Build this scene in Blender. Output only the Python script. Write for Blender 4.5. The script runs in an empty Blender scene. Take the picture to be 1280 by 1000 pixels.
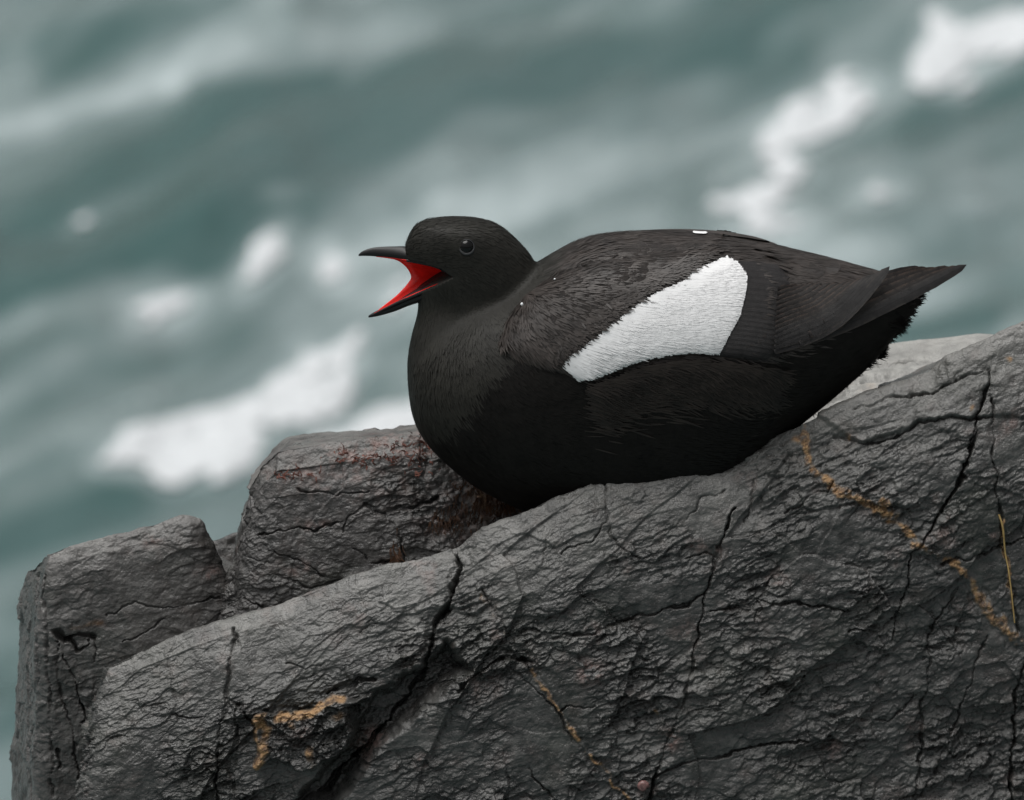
import bpy, bmesh, math, random
import numpy as np
from mathutils import Vector, Matrix
from mathutils.bvhtree import BVHTree

# ------------------------------------------------------------------ scene, camera, sky, sun, exposure
S = 0.00044                      # metres per building unit (1 unit = one photo pixel at the bird's distance)
PITCH = math.radians(18.0)
FOCAL = 400.0
F = FOCAL / 36.0 * 1280.0        # camera distance in units
CT, ST = math.cos(PITCH), math.sin(PITCH)
CAM = np.array([0.0, -F * CT, F * ST])
FWD = np.array([0.0, CT, -ST]); UP = np.array([0.0, ST, CT])
CAM_ABOVE_SEA = 8.0
SEA_Z = (F * ST * S - CAM_ABOVE_SEA) / S      # units

scn = bpy.context.scene
COL = scn.collection
cam_d = bpy.data.cameras.new('camera'); cam = bpy.data.objects.new('camera', cam_d); COL.objects.link(cam)
cam_d.sensor_width = 36.0; cam_d.lens = FOCAL; cam_d.clip_start = 0.05; cam_d.clip_end = 6000
cam.location = Vector(CAM * S)
cam.rotation_euler = (math.pi / 2 - PITCH, 0, 0)
cam_d.dof.use_dof = True
cam_d.dof.focus_distance = (F - 95) * S
cam_d.dof.aperture_fstop = 22.0
scn.camera = cam

SUN_EL, SUN_AZ = math.radians(74), math.radians(-105)      # azimuth measured from +Y towards +X
world = bpy.data.worlds.new('World'); scn.world = world; world.use_nodes = True
wn = world.node_tree.nodes; wl = world.node_tree.links
for n in list(wn): wn.remove(n)
sky = wn.new('ShaderNodeTexSky'); sky.sky_type = 'NISHITA'; sky.sun_disc = False
sky.sun_elevation = SUN_EL; sky.sun_rotation = SUN_AZ
sky.air_density = 2.0; sky.dust_density = 6.0; sky.ozone_density = 1.0
hs = wn.new('ShaderNodeHueSaturation'); hs.inputs['Saturation'].default_value = 0.12
bg = wn.new('ShaderNodeBackground'); bg.inputs['Strength'].default_value = 0.052
wo = wn.new('ShaderNodeOutputWorld')
wl.new(sky.outputs[0], hs.inputs['Color']); wl.new(hs.outputs[0], bg.inputs['Color']); wl.new(bg.outputs[0], wo.inputs['Surface'])

sd = bpy.data.lights.new('sun', 'SUN'); sd.energy = 1.5; sd.angle = math.radians(50); sd.color = (1, 0.985, 0.96)
sun = bpy.data.objects.new('sun', sd); COL.objects.link(sun)
sdir = Vector((math.sin(SUN_AZ) * math.cos(SUN_EL), math.cos(SUN_AZ) * math.cos(SUN_EL), math.sin(SUN_EL)))
sun.rotation_euler = sdir.to_track_quat('Z', 'Y').to_euler()
sun.location = (0, 0, 3)

scn.view_settings.view_transform = 'Standard'; scn.view_settings.look = 'None'
scn.view_settings.exposure = 0.85; scn.view_settings.gamma = 1.0
scn.view_settings.use_curve_mapping = False

# ------------------------------------------------------------------ helpers
def ray_dir(px, py):
    px = np.asarray(px, float); py = np.asarray(py, float)
    d = FWD + ((px - 640) / F)[..., None] * np.array([1.0, 0, 0]) + ((500 - py) / F)[..., None] * UP
    return d
def W(px, py, Y=0.0):
    """point on the plane y = Y seen at photo position px, py (units)"""
    d = ray_dir(px, py); t = (np.asarray(Y, float) - CAM[1]) / d[..., 1]
    return CAM + d * t[..., None]
def on_sea(px, py):
    d = ray_dir(px, py); t = (SEA_Z - CAM[2]) / d[..., 2]
    return CAM + d * t[..., None]
def proj(P):
    v = P - CAM
    z = v @ FWD
    return 640 + F * v[..., 0] / z, 500 - F * (v @ UP) / z

_rng = np.random.RandomState(7)
_perm = _rng.permutation(256); _perm = np.concatenate([_perm, _perm, _perm]).astype(np.int32)
_g = _rng.normal(size=(256, 3)); _g /= np.linalg.norm(_g, axis=1)[:, None]; _g = _g.astype(np.float32)
def noise(P, scale, off=0.0):
    """gradient noise, about -1..1"""
    p = (P / scale + off).astype(np.float32)
    i = np.floor(p).astype(np.int32); f = p - i; i &= 255
    u = f * f * f * (f * (f * 6 - 15) + 10)
    out = np.zeros(len(p), np.float32)
    for dx in (0, 1):
        wx = u[:, 0] if dx else 1 - u[:, 0]; a = _perm[i[:, 0] + dx]
        for dy in (0, 1):
            wy = u[:, 1] if dy else 1 - u[:, 1]; b = _perm[a + i[:, 1] + dy]
            for dz in (0, 1):
                wz = u[:, 2] if dz else 1 - u[:, 2]; g = _g[_perm[b + i[:, 2] + dz]]
                out += wx * wy * wz * (g[:, 0] * (f[:, 0] - dx) + g[:, 1] * (f[:, 1] - dy) + g[:, 2] * (f[:, 2] - dz))
    return out * 1.6
def fbm(P, scale, octaves=4, gain=0.5, off=0.0):
    o = np.zeros(len(P), np.float32); a = 1.0
    for k in range(octaves):
        o += a * noise(P, scale / 2 ** k, off + 17.3 * k); a *= gain
    return o
def sstep(x, a, b):
    t = np.clip((x - a) / (b - a), 0, 1); return t * t * (3 - 2 * t)
def poly_dist(px, py, pts):
    """distance to a polyline and the position along it (0..1)"""
    best = np.full(px.shape, 1e9, np.float32); along = np.zeros(px.shape, np.float32)
    n = len(pts) - 1
    for k in range(n):
        (x0, y0), (x1, y1) = pts[k], pts[k + 1]
        vx, vy = x1 - x0, y1 - y0; L = vx * vx + vy * vy + 1e-9
        t = np.clip(((px - x0) * vx + (py - y0) * vy) / L, 0, 1)
        d = np.hypot(px - x0 - t * vx, py - y0 - t * vy)
        m = d < best; best[m] = d[m]; along[m] = (k + t[m]) / n
    return best, along
def poly_in(px, py, pts):
    """signed distance to a polygon, positive inside"""
    inside = np.zeros(px.shape, bool); n = len(pts)
    for k in range(n):
        (x0, y0), (x1, y1) = pts[k], pts[(k + 1) % n]
        c = ((y0 > py) != (y1 > py)) & (px < (x1 - x0) * (py - y0) / (y1 - y0 + 1e-9) + x0)
        inside ^= c
    d, _ = poly_dist(px, py, list(pts) + [pts[0]])
    return np.where(inside, d, -d)

def grid_mesh(name, V, nu, nv, wrap_u=False, flip=False):
    """V is (nu*nv,3) in units, u-major"""
    iu = np.arange(nu if wrap_u else nu - 1); iv = np.arange(nv - 1)
    A, B = np.meshgrid(iu, iv, indexing='ij'); A2 = (A + 1) % nu
    q = np.stack([A * nv + B, A2 * nv + B, A2 * nv + B + 1, A * nv + B + 1], -1).reshape(-1, 4)
    if flip: q = q[:, ::-1]
    return quads_mesh(name, V * S, q)
def quads_mesh(name, V, q, smooth=True):
    me = bpy.data.meshes.new(name)
    me.vertices.add(len(V)); me.vertices.foreach_set('co', np.ascontiguousarray(V, np.float32).ravel())
    k = q.shape[1]
    me.loops.add(q.size); me.loops.foreach_set('vertex_index', np.ascontiguousarray(q, np.int32).ravel())
    me.polygons.add(len(q)); me.polygons.foreach_set('loop_start', np.arange(0, q.size, k, dtype=np.int32))
    me.polygons.foreach_set('loop_total', np.full(len(q), k, np.int32))
    me.polygons.foreach_set('use_smooth', np.full(len(q), smooth, bool))
    me.update(calc_edges=True); return me
def attr(me, name, rgba):
    a = me.attributes.new(name, 'FLOAT_COLOR', 'POINT')
    a.data.foreach_set('color', np.ascontiguousarray(rgba, np.float32).ravel())
def link(name, me, mat=None, parent=None, label=None, cat=None, group=None, kind=None):
    o = bpy.data.objects.new(name, me); COL.objects.link(o)
    if mat is not None and me is not None and not me.materials: me.materials.append(mat)
    if parent: o.parent = parent
    if label: o['label'] = label
    if cat: o['category'] = cat
    if group: o['group'] = group
    if kind: o['kind'] = kind
    return o

# ------------------------------------------------------------------ materials
def new_mat(name):
    m = bpy.data.materials.new(name); m.use_nodes = True
    nt = m.node_tree; b = nt.nodes['Principled BSDF']; return m, nt, b
def nd(nt, t, **kw):
    n = nt.nodes.new(t)
    for k, v in kw.items():
        if k in n.inputs: n.inputs[k].default_value = v
        else: setattr(n, k, v)
    return n
def mixc(nt, fac, a, b):
    n = nt.nodes.new('ShaderNodeMix'); n.data_type = 'RGBA'
    for sock, v in ((n.inputs[0], fac), (n.inputs[6], a), (n.inputs[7], b)):
        if hasattr(v, 'is_output') or isinstance(v, bpy.types.NodeSocket): nt.links.new(v, sock)
        else: sock.default_value = v if not isinstance(v, tuple) or len(v) == 4 else (*v, 1)
    return n.outputs[2]
def ramp(nt, src, a, b, lo=0.0, hi=1.0):
    n = nt.nodes.new('ShaderNodeMapRange'); n.clamp = True
    n.inputs[1].default_value = a; n.inputs[2].default_value = b; n.inputs[3].default_value = lo; n.inputs[4].default_value = hi
    nt.links.new(src, n.inputs[0]); return n.outputs[0]
def tex(nt, scale, detail=4, rough=0.55, vec=None, dist=0.0):
    n = nd(nt, 'ShaderNodeTexNoise'); n.inputs['Scale'].default_value = scale; n.inputs['Detail'].default_value = detail
    n.inputs['Roughness'].default_value = rough; n.inputs['Distortion'].default_value = dist
    if vec: nt.links.new(vec, n.inputs['Vector'])
    return n.outputs[0]
def mul(nt, a, b, op='MULTIPLY'):
    n = nt.nodes.new('ShaderNodeMath'); n.operation = op; n.use_clamp = False
    for s_, v in ((n.inputs[0], a), (n.inputs[1], b)):
        if isinstance(v, (int, float)): s_.default_value = v
        else: nt.links.new(v, s_)
    return n.outputs[0]

def rock_material(name, dark, light, rough=0.5):
    m, nt, b = new_mat(name)
    co = nt.nodes.new('ShaderNodeTexCoord').outputs['Object']
    at = nd(nt, 'ShaderNodeAttribute'); at.attribute_name = 'tint'
    sep = nt.nodes.new('ShaderNodeSeparateColor'); nt.links.new(at.outputs['Color'], sep.inputs[0])
    rust, algae, wet, pale = sep.outputs[0], sep.outputs[1], sep.outputs[2], at.outputs['Alpha']
    n1 = tex(nt, 22, 6, 0.6, co); n2 = tex(nt, 160, 5, 0.6, co); n3 = tex(nt, 900, 3, 0.6, co); n4 = tex(nt, 60, 4, 0.6, co)
    c = mixc(nt, ramp(nt, n1, 0.35, 0.68), dark, light)
    c = mixc(nt, ramp(nt, n2, 0.42, 0.72, 0, 0.6), c, tuple(v * 1.5 for v in light))
    c = mixc(nt, ramp(nt, n2, 0.5, 0.3, 0, 0.55), c, tuple(v * 0.5 for v in dark))
    # faint green-grey, purple-brown film
    c = mixc(nt, ramp(nt, n4, 0.56, 0.72, 0, 0.35), c, (0.085, 0.062, 0.055))
    c = mixc(nt, ramp(nt, n1, 0.5, 0.25, 0, 0.4), c, (0.07, 0.075, 0.06))
    # tiny pale mineral / barnacle flecks
    vor = nd(nt, 'ShaderNodeTexVoronoi'); vor.inputs['Scale'].default_value = 330; nt.links.new(co, vor.inputs['Vector'])
    fl = mul(nt, ramp(nt, vor.outputs['Distance'], 0.16, 0.08), ramp(nt, n4, 0.5, 0.62))
    c = mixc(nt, mul(nt, fl, 0.5), c, (0.34, 0.33, 0.3))
    c = mixc(nt, pale, c, (0.27, 0.265, 0.25))  # pale patches; on up-facing rock this is light from above painted in
    c = mixc(nt, mul(nt, wet, 0.75), c, (0.014, 0.013, 0.012))  # wet rock; also carries shade painted into cracks and the hollow
    ca = mixc(nt, ramp(nt, n3, 0.4, 0.6), (0.15, 0.065, 0.05), (0.24, 0.165, 0.15))
    c = mixc(nt, mul(nt, algae, ramp(nt, n2, 0.42, 0.6)), c, ca)
    cr = mixc(nt, ramp(nt, n2, 0.38, 0.6), (0.095, 0.05, 0.028), (0.27, 0.155, 0.07))
    cr = mixc(nt, ramp(nt, n3, 0.5, 0.7), cr, (0.40, 0.28, 0.15))
    c = mixc(nt, mul(nt, rust, ramp(nt, n2, 0.3, 0.5, 0.45, 1)), c, cr)
    nt.links.new(c, b.inputs['Base Color'])
    r = ramp(nt, n2, 0.3, 0.7, rough - 0.12, rough + 0.15)
    nt.links.new(mul(nt, mul(nt, r, ramp(nt, wet, 0, 1, 1, 0.75)), mul(nt, rust, 0.45), 'ADD'), b.inputs['Roughness'])
    b.inputs['Specular IOR Level'].default_value = 0.5
    h = mul(nt, mul(nt, n3, 0.35), mul(nt, n2, 0.9), 'ADD')
    bp = nd(nt, 'ShaderNodeBump'); bp.inputs['Strength'].default_value = 0.8; bp.inputs['Distance'].default_value = 0.0018
    nt.links.new(h, bp.inputs['Height']); nt.links.new(bp.outputs[0], b.inputs['Normal'])
    return m
M = {}
M['rock'] = rock_material('dark_rock', (0.014, 0.014, 0.0138), (0.060, 0.0595, 0.057), 0.32)
M['rock_mid'] = rock_material('mid_rock', (0.026, 0.025, 0.025), (0.070, 0.067, 0.065), 0.36)
M['rock_pale'] = rock_material('pale_rock', (0.16, 0.16, 0.155), (0.30, 0.30, 0.285), 0.4)
def simple(name, col, rough=0.5, spec=0.5, **kw):
    m, nt, b = new_mat(name)
    co = nt.nodes.new('ShaderNodeTexCoord').outputs['Object']
    c = mixc(nt, ramp(nt, tex(nt, kw.get('nscale', 300), 4, 0.6, co), 0.3, 0.7), tuple(v * (1 - kw.get('var', 0.25)) for v in col), tuple(min(1, v * (1 + kw.get('var', 0.25))) for v in col))
    nt.links.new(c, b.inputs['Base Color']); b.inputs['Roughness'].default_value = rough
    b.inputs['Specular IOR Level'].default_value = spec
    if kw.get('sss'): b.inputs['Subsurface Weight'].default_value = kw['sss']; b.inputs['Subsurface Radius'].default_value = (0.003, 0.001, 0.0008)
    if kw.get('sheen'): b.inputs['Sheen Weight'].default_value = kw['sheen']; b.inputs['Sheen Roughness'].default_value = 0.5
    return m
M['plume_black'] = simple('black_plumage', (0.0062, 0.0054, 0.0047), 0.6, 0.15, nscale=120, var=0.3)  # blacker than the head: the belly's shade is put into the colour
M['plume_head'] = simple('sooty_head_plumage', (0.0155, 0.0148, 0.0122), 0.6, 0.22, nscale=120, var=0.25)
M['plume_back'] = simple('brown_black_wing_plumage', (0.0300, 0.0245, 0.0218), 0.5, 0.35, nscale=90, var=0.45)
M['plume_brown'] = simple('worn_brown_feather', (0.045, 0.033, 0.027), 0.6, 0.3, nscale=120, var=0.5)
M['plume_flank'] = simple('brown_black_flank', (0.0150, 0.0118, 0.0098), 0.55, 0.25, nscale=90, var=0.45)
M['plume_white'] = simple('white_plumage', (0.70, 0.70, 0.705), 0.6, 0.2, nscale=160, var=0.06)
M['bill'] = simple('black_bill', (0.005, 0.005, 0.0056), 0.4, 0.35, nscale=500)
M['mouth'] = simple('red_mouth_lining', (0.88, 0.012, 0.006), 0.24, 0.5, nscale=250, var=0.15, sss=0.15)
M['tongue'] = simple('dark_red_tongue', (0.42, 0.015, 0.02), 0.3, 0.5)
M['eye'] = simple('dark_eye', (0.002, 0.002, 0.002), 0.06, 0.28)
M['eyering'] = simple('grey_eyelid', (0.04, 0.041, 0.043), 0.5, 0.3)
M['weed_red'] = simple('red_seaweed', (0.15, 0.058, 0.043), 0.35, 0.5, nscale=150, var=0.7)
M['weed_brown'] = simple('brown_seaweed', (0.06, 0.028, 0.014), 0.25, 0.6, nscale=150, var=0.7)
M['straw'] = simple('straw_stem', (0.38, 0.26, 0.10), 0.6, 0.3)
M['lichen'] = simple('yellow_lichen', (0.36, 0.27, 0.05), 0.8, 0.2, var=0.5)
M['shell'] = simple('pinkish_brown_shell', (0.16, 0.085, 0.08), 0.35, 0.5, nscale=700, var=0.5)
m, nt, b = new_mat('water_drop'); b.inputs['Base Color'].default_value = (0.85, 0.87, 0.88, 1); b.inputs['Roughness'].default_value = 0.05
M['drop'] = m

def sea_material():
    m, nt, b = new_mat('sea_water')
    co = nt.nodes.new('ShaderNodeTexCoord').outputs['Object']
    at = nd(nt, 'ShaderNodeAttribute'); at.attribute_name = 'foam_sky_tone'
    mp = nd(nt, 'ShaderNodeMapping'); mp.inputs['Rotation'].default_value = (0, 0, math.radians(-35)); mp.inputs['Scale'].default_value = (1.2, 0.45, 1)
    nt.links.new(co, mp.inputs['Vector'])
    n1 = tex(nt, 0.9, 5, 0.55, mp.outputs[0], 0.6); n2 = tex(nt, 5, 5, 0.6, mp.outputs[0], 0.4)
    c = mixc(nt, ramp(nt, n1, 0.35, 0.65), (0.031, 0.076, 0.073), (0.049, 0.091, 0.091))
    foam_sky_tone = mul(nt, at.outputs['Fac'], ramp(nt, n2, 0.3, 0.65, 0.55, 1.0))
    c = mixc(nt, foam_sky_tone, c, (0.47, 0.527, 0.54))  # pale tone: thin foam plus painted sky reflection
    nt.links.new(c, b.inputs['Base Color'])
    b.inputs['Roughness'].default_value = 0.14; b.inputs['IOR'].default_value = 1.333
    nt.links.new(ramp(nt, foam_sky_tone, 0, 1, 0.12, 0.7), b.inputs['Roughness'])
    bp = nd(nt, 'ShaderNodeBump'); bp.inputs['Strength'].default_value = 0.5; bp.inputs['Distance'].default_value = 0.03
    nt.links.new(n2, bp.inputs['Height']); nt.links.new(bp.outputs[0], b.inputs['Normal'])
    return m
M['sea'] = sea_material()
M['foam'] = simple('sea_foam', (0.50, 0.52, 0.535), 0.85, 0.2, nscale=20, var=0.06)

# ------------------------------------------------------------------ the sea
def build_sea():
    def axis(c, half, n_in, n_out, far):
        inner = np.linspace(c - half, c + half, n_in); st = inner[1] - inner[0]
        g = np.cumsum(st * np.exp(np.linspace(0, math.log(far / st / n_out * 6), n_out)))
        return np.concatenate([(c - half) - g[::-1], inner, (c + half) + g])
    near = on_sea(640, 1060); far = on_sea(640, -60)
    yc = (near[1] + far[1]) / 2 * S; yh = (far[1] - near[1]) / 2 * S
    xh = abs(on_sea(1340, -60)[0]) * S
    xs = axis(0, xh, 420, 70, 1500); ys = axis(yc, yh, 620, 70, 1500)
    X, Y = np.meshgrid(xs, ys, indexing='ij')
    P = np.stack([X, Y, np.full_like(X, SEA_Z * S)], -1)
    px, py = proj(P.reshape(-1, 3) / S)
    behind = (P.reshape(-1, 3)[:, 1] / S < near[1] * 0.5)
    px[behind] = -9e3; py[behind] = 9e3
    px = px.reshape(X.shape); py = py.reshape(X.shape)
    flat = np.stack([X, Y, np.zeros_like(X)], -1).reshape(-1, 3)
    # ---- wave bands: slight lean, with dark green and pale sky reflection painted into the colour
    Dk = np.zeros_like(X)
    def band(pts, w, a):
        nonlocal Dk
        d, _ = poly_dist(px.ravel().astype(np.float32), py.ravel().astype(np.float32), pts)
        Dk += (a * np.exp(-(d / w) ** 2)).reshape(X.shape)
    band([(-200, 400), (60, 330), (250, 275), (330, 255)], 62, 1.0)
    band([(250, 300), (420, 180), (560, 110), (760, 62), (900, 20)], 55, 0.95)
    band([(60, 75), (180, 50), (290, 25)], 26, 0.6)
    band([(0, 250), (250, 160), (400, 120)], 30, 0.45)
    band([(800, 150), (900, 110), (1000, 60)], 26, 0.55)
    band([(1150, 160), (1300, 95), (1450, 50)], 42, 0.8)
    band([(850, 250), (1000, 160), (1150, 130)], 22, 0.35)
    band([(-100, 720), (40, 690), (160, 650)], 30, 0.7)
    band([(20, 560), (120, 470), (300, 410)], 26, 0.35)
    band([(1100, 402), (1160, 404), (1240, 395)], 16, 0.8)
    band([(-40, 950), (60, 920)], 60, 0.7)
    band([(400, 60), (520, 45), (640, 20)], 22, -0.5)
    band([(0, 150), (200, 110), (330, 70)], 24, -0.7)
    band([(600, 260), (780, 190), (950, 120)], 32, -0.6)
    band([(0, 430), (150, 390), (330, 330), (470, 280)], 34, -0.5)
    win = sstep(px, -420, -120) * sstep(-px, -1700, -1400) * sstep(py, -230, -40) * sstep(-py, -1250, -1060)
    ang = math.radians(-30); ca, sa = math.cos(ang), math.sin(ang)
    ph = (X * ca + Y * sa)
    cell = np.maximum(np.gradient(xs)[:, None], np.gradient(ys)[None, :])
    wob = fbm(flat, 3.0, 3).reshape(X.shape)
    gen = 0.20 * np.sin((Y * 0.9 - X * 0.55) * 2 * math.pi / 4.2 + 1.4 * wob) * np.clip(1.0 - cell / 2.0, 0, 1)
    slope = win * (0.08 * Dk - 0.02) + (1 - win) * gen
    dy = np.gradient(ys)[None, :]
    k = np.exp(-dy / 2.2)
    h = np.zeros_like(slope)
    for j in range(1, h.shape[1]):
        h[:, j] = h[:, j - 1] * k[0, j] + slope[:, j] * dy[0, j]
    h = np.clip(h, -0.8, 0.8)
    # shape of the small waves in the foreshortened frame of the surface
    Q = np.stack([flat[:, 0], flat[:, 1] * ST, flat[:, 2]], -1); r_ = math.radians(24); Q = np.stack([(Q[:, 0] * math.cos(r_) + Q[:, 1] * math.sin(r_)) * 0.4, Q[:, 1] * math.cos(r_) - Q[:, 0] * math.sin(r_), Q[:, 2]], -1)
    fade = np.clip(1.2 - cell / 0.6, 0, 1)
    h += fade * (0.055 * fbm(Q, 0.45, 3).reshape(X.shape) + 0.012 * fbm(Q, 0.12, 2, off=5).reshape(X.shape))
    V = np.stack([X, Y, SEA_Z * S + h], -1).reshape(-1, 3)
    px2, py2 = proj(V / S); px2[behind] = -9e3; py2[behind] = 9e3
    px = px2.reshape(X.shape); py = py2.reshape(X.shape)
    # ---- foam
    fm = np.zeros(X.size, np.float32); pxf = px.ravel().astype(np.float32); pyf = py.ravel().astype(np.float32)
    wx = pxf + 12 * fbm(Q, 0.12, 3, off=3); wy = pyf + 10 * fbm(Q, 0.12, 3, off=9)
    def ell(cx, cy, rx, ry, deg, a=1.0):
        nonlocal fm
        r = math.radians(deg); c, s = math.cos(r), math.sin(r)
        u = (wx - cx) * c - (wy - cy) * s; v = (wx - cx) * s + (wy - cy) * c
        fm = np.maximum(fm, a * np.clip(1.35 - np.sqrt((u / rx) ** 2 + (v / ry) ** 2) * 0.85, 0, 1))
    def patch(pts, soft=20, a=1.0):
        nonlocal fm
        fm = np.maximum(fm, a * np.clip(0.5 + poly_in(wx, wy, pts) / soft, 0, 1))
    ell(330, 325, 52, 22, 58); ell(415, 335, 36, 22, -40, 0.85); ell(208, 386, 46, 20, 18, 0.85)
    patch([(112, 585), (150, 540), (250, 522), (320, 488), (370, 438), (450, 425), (450, 470), (432, 515), (400, 535), (335, 545), (300, 592), (220, 612), (175, 592)], 30)
    patch([(400, 535), (450, 515), (530, 505), (600, 540), (500, 600), (330, 600)], 26, 0.95)
    ell(505, 365, 34, 22, 20, 0.6)
    ell(1015, 155, 72, 32, 38); ell(948, 252, 52, 44, 10, 0.9); ell(982, 205, 34, 40, 40, 0.8); ell(975, 290, 46, 30, 0, 0.6)
    patch([(1128, 88), (1165, 15), (1225, 30), (1300, 10), (1320, 55), (1240, 95), (1205, 122), (1160, 112)], 30)
    ell(1110, 238, 36, 17, 10, 0.7); ell(220, 105, 18, 14, 0, 0.4); ell(548, 245, 24, 12, 0, 0.35); ell(1215, 262, 26, 14, 0, 0.35)
    ell(350, 238, 26, 12, 0, 0.35); ell(95, 280, 26, 12, 20, 0.3); ell(1120, 372, 70, 26, 10, 0.4); ell(1010, 330, 90, 30, 10, 0.4)
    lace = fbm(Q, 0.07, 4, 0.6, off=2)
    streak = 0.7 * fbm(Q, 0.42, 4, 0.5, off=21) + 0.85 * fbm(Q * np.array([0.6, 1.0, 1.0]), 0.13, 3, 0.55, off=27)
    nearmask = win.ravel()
    foam_sky_tone = np.clip(fm * 0.55 + np.clip(0.50 + 0.50 * streak - 0.72 * np.clip(Dk.ravel() * nearmask, -0.8, 1), 0, 1.2) * 0.52, 0, 0.85)  # thin foam and streaks, plus painted light and dark wave bands
    nu, nv = X.shape
    me = grid_mesh('sea', V / S, nu, nv)
    attr(me, 'foam_sky_tone', np.repeat(foam_sky_tone[:, None], 4, 1))
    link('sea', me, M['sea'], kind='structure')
    # foam: the cells of the surface that carry froth, lifted as a thin uneven layer
    A, B = np.meshgrid(np.arange(nu - 1), np.arange(nv - 1), indexing='ij')
    q = np.stack([A * nv + B, (A + 1) * nv + B, (A + 1) * nv + B + 1, A * nv + B + 1], -1).reshape(-1, 4)
    val = fm + 0.55 * lace + 0.0
    keep = (val[q].mean(1) > 0.68) & (fm[q].mean(1) > 0.12)
    q = q[keep]; used = np.unique(q); remap = np.zeros(len(V), int); remap[used] = np.arange(len(used))
    VF = V[used].copy(); VF[:, 2] += 0.006 + 0.03 * np.clip(val[used] - 0.6, 0, 0.8)
    link('sea_foam', quads_mesh('sea_foam', VF, remap[q]), M['foam'], label='white foam patches drifting on the green sea', cat='foam', kind='stuff')
build_sea()

# ------------------------------------------------------------------ rocks
def cat_interp(pts, ts, t):
    return np.stack([np.interp(t, ts, pts[:, k]) for k in range(pts.shape[1])], -1)
def smooth1(a, n, wrap=True):
    for _ in range(n):
        a = 0.25 * np.roll(a, 1, 0) + 0.5 * a + 0.25 * np.roll(a, -1, 0)
    return a
def ring_rock(ring, skel, prof, rows, zfloor, ztop_rows=36, zdeep=-1500, nsm=40, bulge=0.0, side=0.3):
    """ring: list of (X, Y, Zcrest, spacing) round the rock (front left->right first, closed);
    skel: (X0,X1,Y,[(x,z)...]) ridge the top runs to; prof: (drop, outward) pairs; rows: rows down to zfloor"""
    R = np.array([r[:3] for r in ring], float); n = len(R); sp = [r[3] for r in ring]
    cols = []; spc = []
    for k in range(n):
        a, b_ = R[k], R[(k + 1) % n]; L = np.linalg.norm(b_ - a); m = max(2, int(L / sp[k]))
        for i in range(m): cols.append(a + (b_ - a) * i / m); spc.append(max(sp[k], 1.2))
    C = np.array(cols)
    C = smooth1(C, 4)
    Tn = smooth1(np.roll(C[:, :2], -1, 0) - np.roll(C[:, :2], 1, 0), nsm)
    N = np.stack([Tn[:, 1], -Tn[:, 0]], -1); N /= np.linalg.norm(N, axis=1)[:, None] + 1e-9   # ring runs counter-clockwise seen from above
    pd, po = np.array([p[0] for p in prof], float), np.array([p[1] for p in prof], float)
    om = np.interp(220, pd, po) * (side + (1 - side) * np.clip(-N[:, 1], 0, 1)); Mid = C[:, :2] + N * om[:, None]
    C2, N2_ = [], []
    for k in range(len(C)):
        j = (k + 1) % len(C); L = np.linalg.norm(Mid[j] - Mid[k]); m = max(1, int(math.ceil(L / (spc[k] * 1.6))))
        for i in range(m):
            f = i / m; C2.append(C[k] * (1 - f) + C[j] * f); N2_.append(N[k] * (1 - f) + N[j] * f)
    C = np.array(C2); N = np.array(N2_); N /= np.linalg.norm(N, axis=1)[:, None] + 1e-9
    nu = len(C)
    pd, po = np.array([p[0] for p in prof], float), np.array([p[1] for p in prof], float)
    fr = np.linspace(1, 0, rows)[:, None] ** 1.1
    drop = (fr * (C[:, 2] - zfloor)[None, :])                     # rows x nu, from floor up to crest
    deep = np.linspace(1, 0, 80)[:-1, None] ** 1.9
    dd = (C[:, 2] - zfloor)[None, :] + deep * (zfloor - zdeep)
    drop = np.concatenate([dd, drop], 0)
    off = np.interp(drop, pd, po) * (side + (1 - side) * np.clip(-N[:, 1], 0, 1))[None, :]
    wall = np.stack([C[None, :, 0] + N[None, :, 0] * off, C[None, :, 1] + N[None, :, 1] * off, C[None, :, 2] - drop], -1)
    sx = np.clip(C[:, 0], skel[0], skel[1]); sz = np.interp(sx, [p[0] for p in skel[3]], [p[1] for p in skel[3]])
    SK = np.stack([sx, np.full(nu, skel[2]), sz], -1)
    f = (np.linspace(0, 1, ztop_rows)[1:, None, None]) ** 1.4
    top = C[None] * (1 - f) + SK[None] * f
    top[..., 2] += bulge * np.sin(f[..., 0] * math.pi)
    G = np.concatenate([wall, top], 0).transpose(1, 0, 2)
    return G
def grid_normals(G):
    du = np.roll(G, -1, 0) - np.roll(G, 1, 0); dv = np.gradient(G, axis=1)
    n = np.cross(du, dv); l = np.linalg.norm(n, axis=-1, keepdims=True); n = n / np.maximum(l, 1e-9)
    for _ in range(3): n = 0.25 * np.roll(n, 1, 0) + 0.5 * n + 0.25 * np.roll(n, -1, 0)
    n /= np.maximum(np.linalg.norm(n, axis=-1, keepdims=True), 1e-9)
    return n
def ledges(P, period, phi, warp, amp_mask, off):
    c, s = math.cos(phi), math.sin(phi)
    b = P[:, 2] * c - P[:, 0] * s + 0.35 * P[:, 1]
    Q = np.stack([P[:, 0] * c + P[:, 2] * s, P[:, 1], b * 1.7], -1)
    t = b / period + warp * fbm(Q, period * 4.0, 3, 0.55, off) + 0.35 * noise(Q, period * 0.9, off + 4)
    fr = t - np.floor(t)
    saw = np.where(fr < 0.12, fr / 0.12, 1 - (fr - 0.12) / 0.88)        # sharp underside, long sloping back
    rnd = noise(np.stack([Q[:, 0] / 1.5, Q[:, 1], np.floor(t) * 37.0], -1), period * 2.2, off + 8)
    return saw * np.clip(0.35 + 0.9 * rnd, 0, 1.1) * amp_mask
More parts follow.
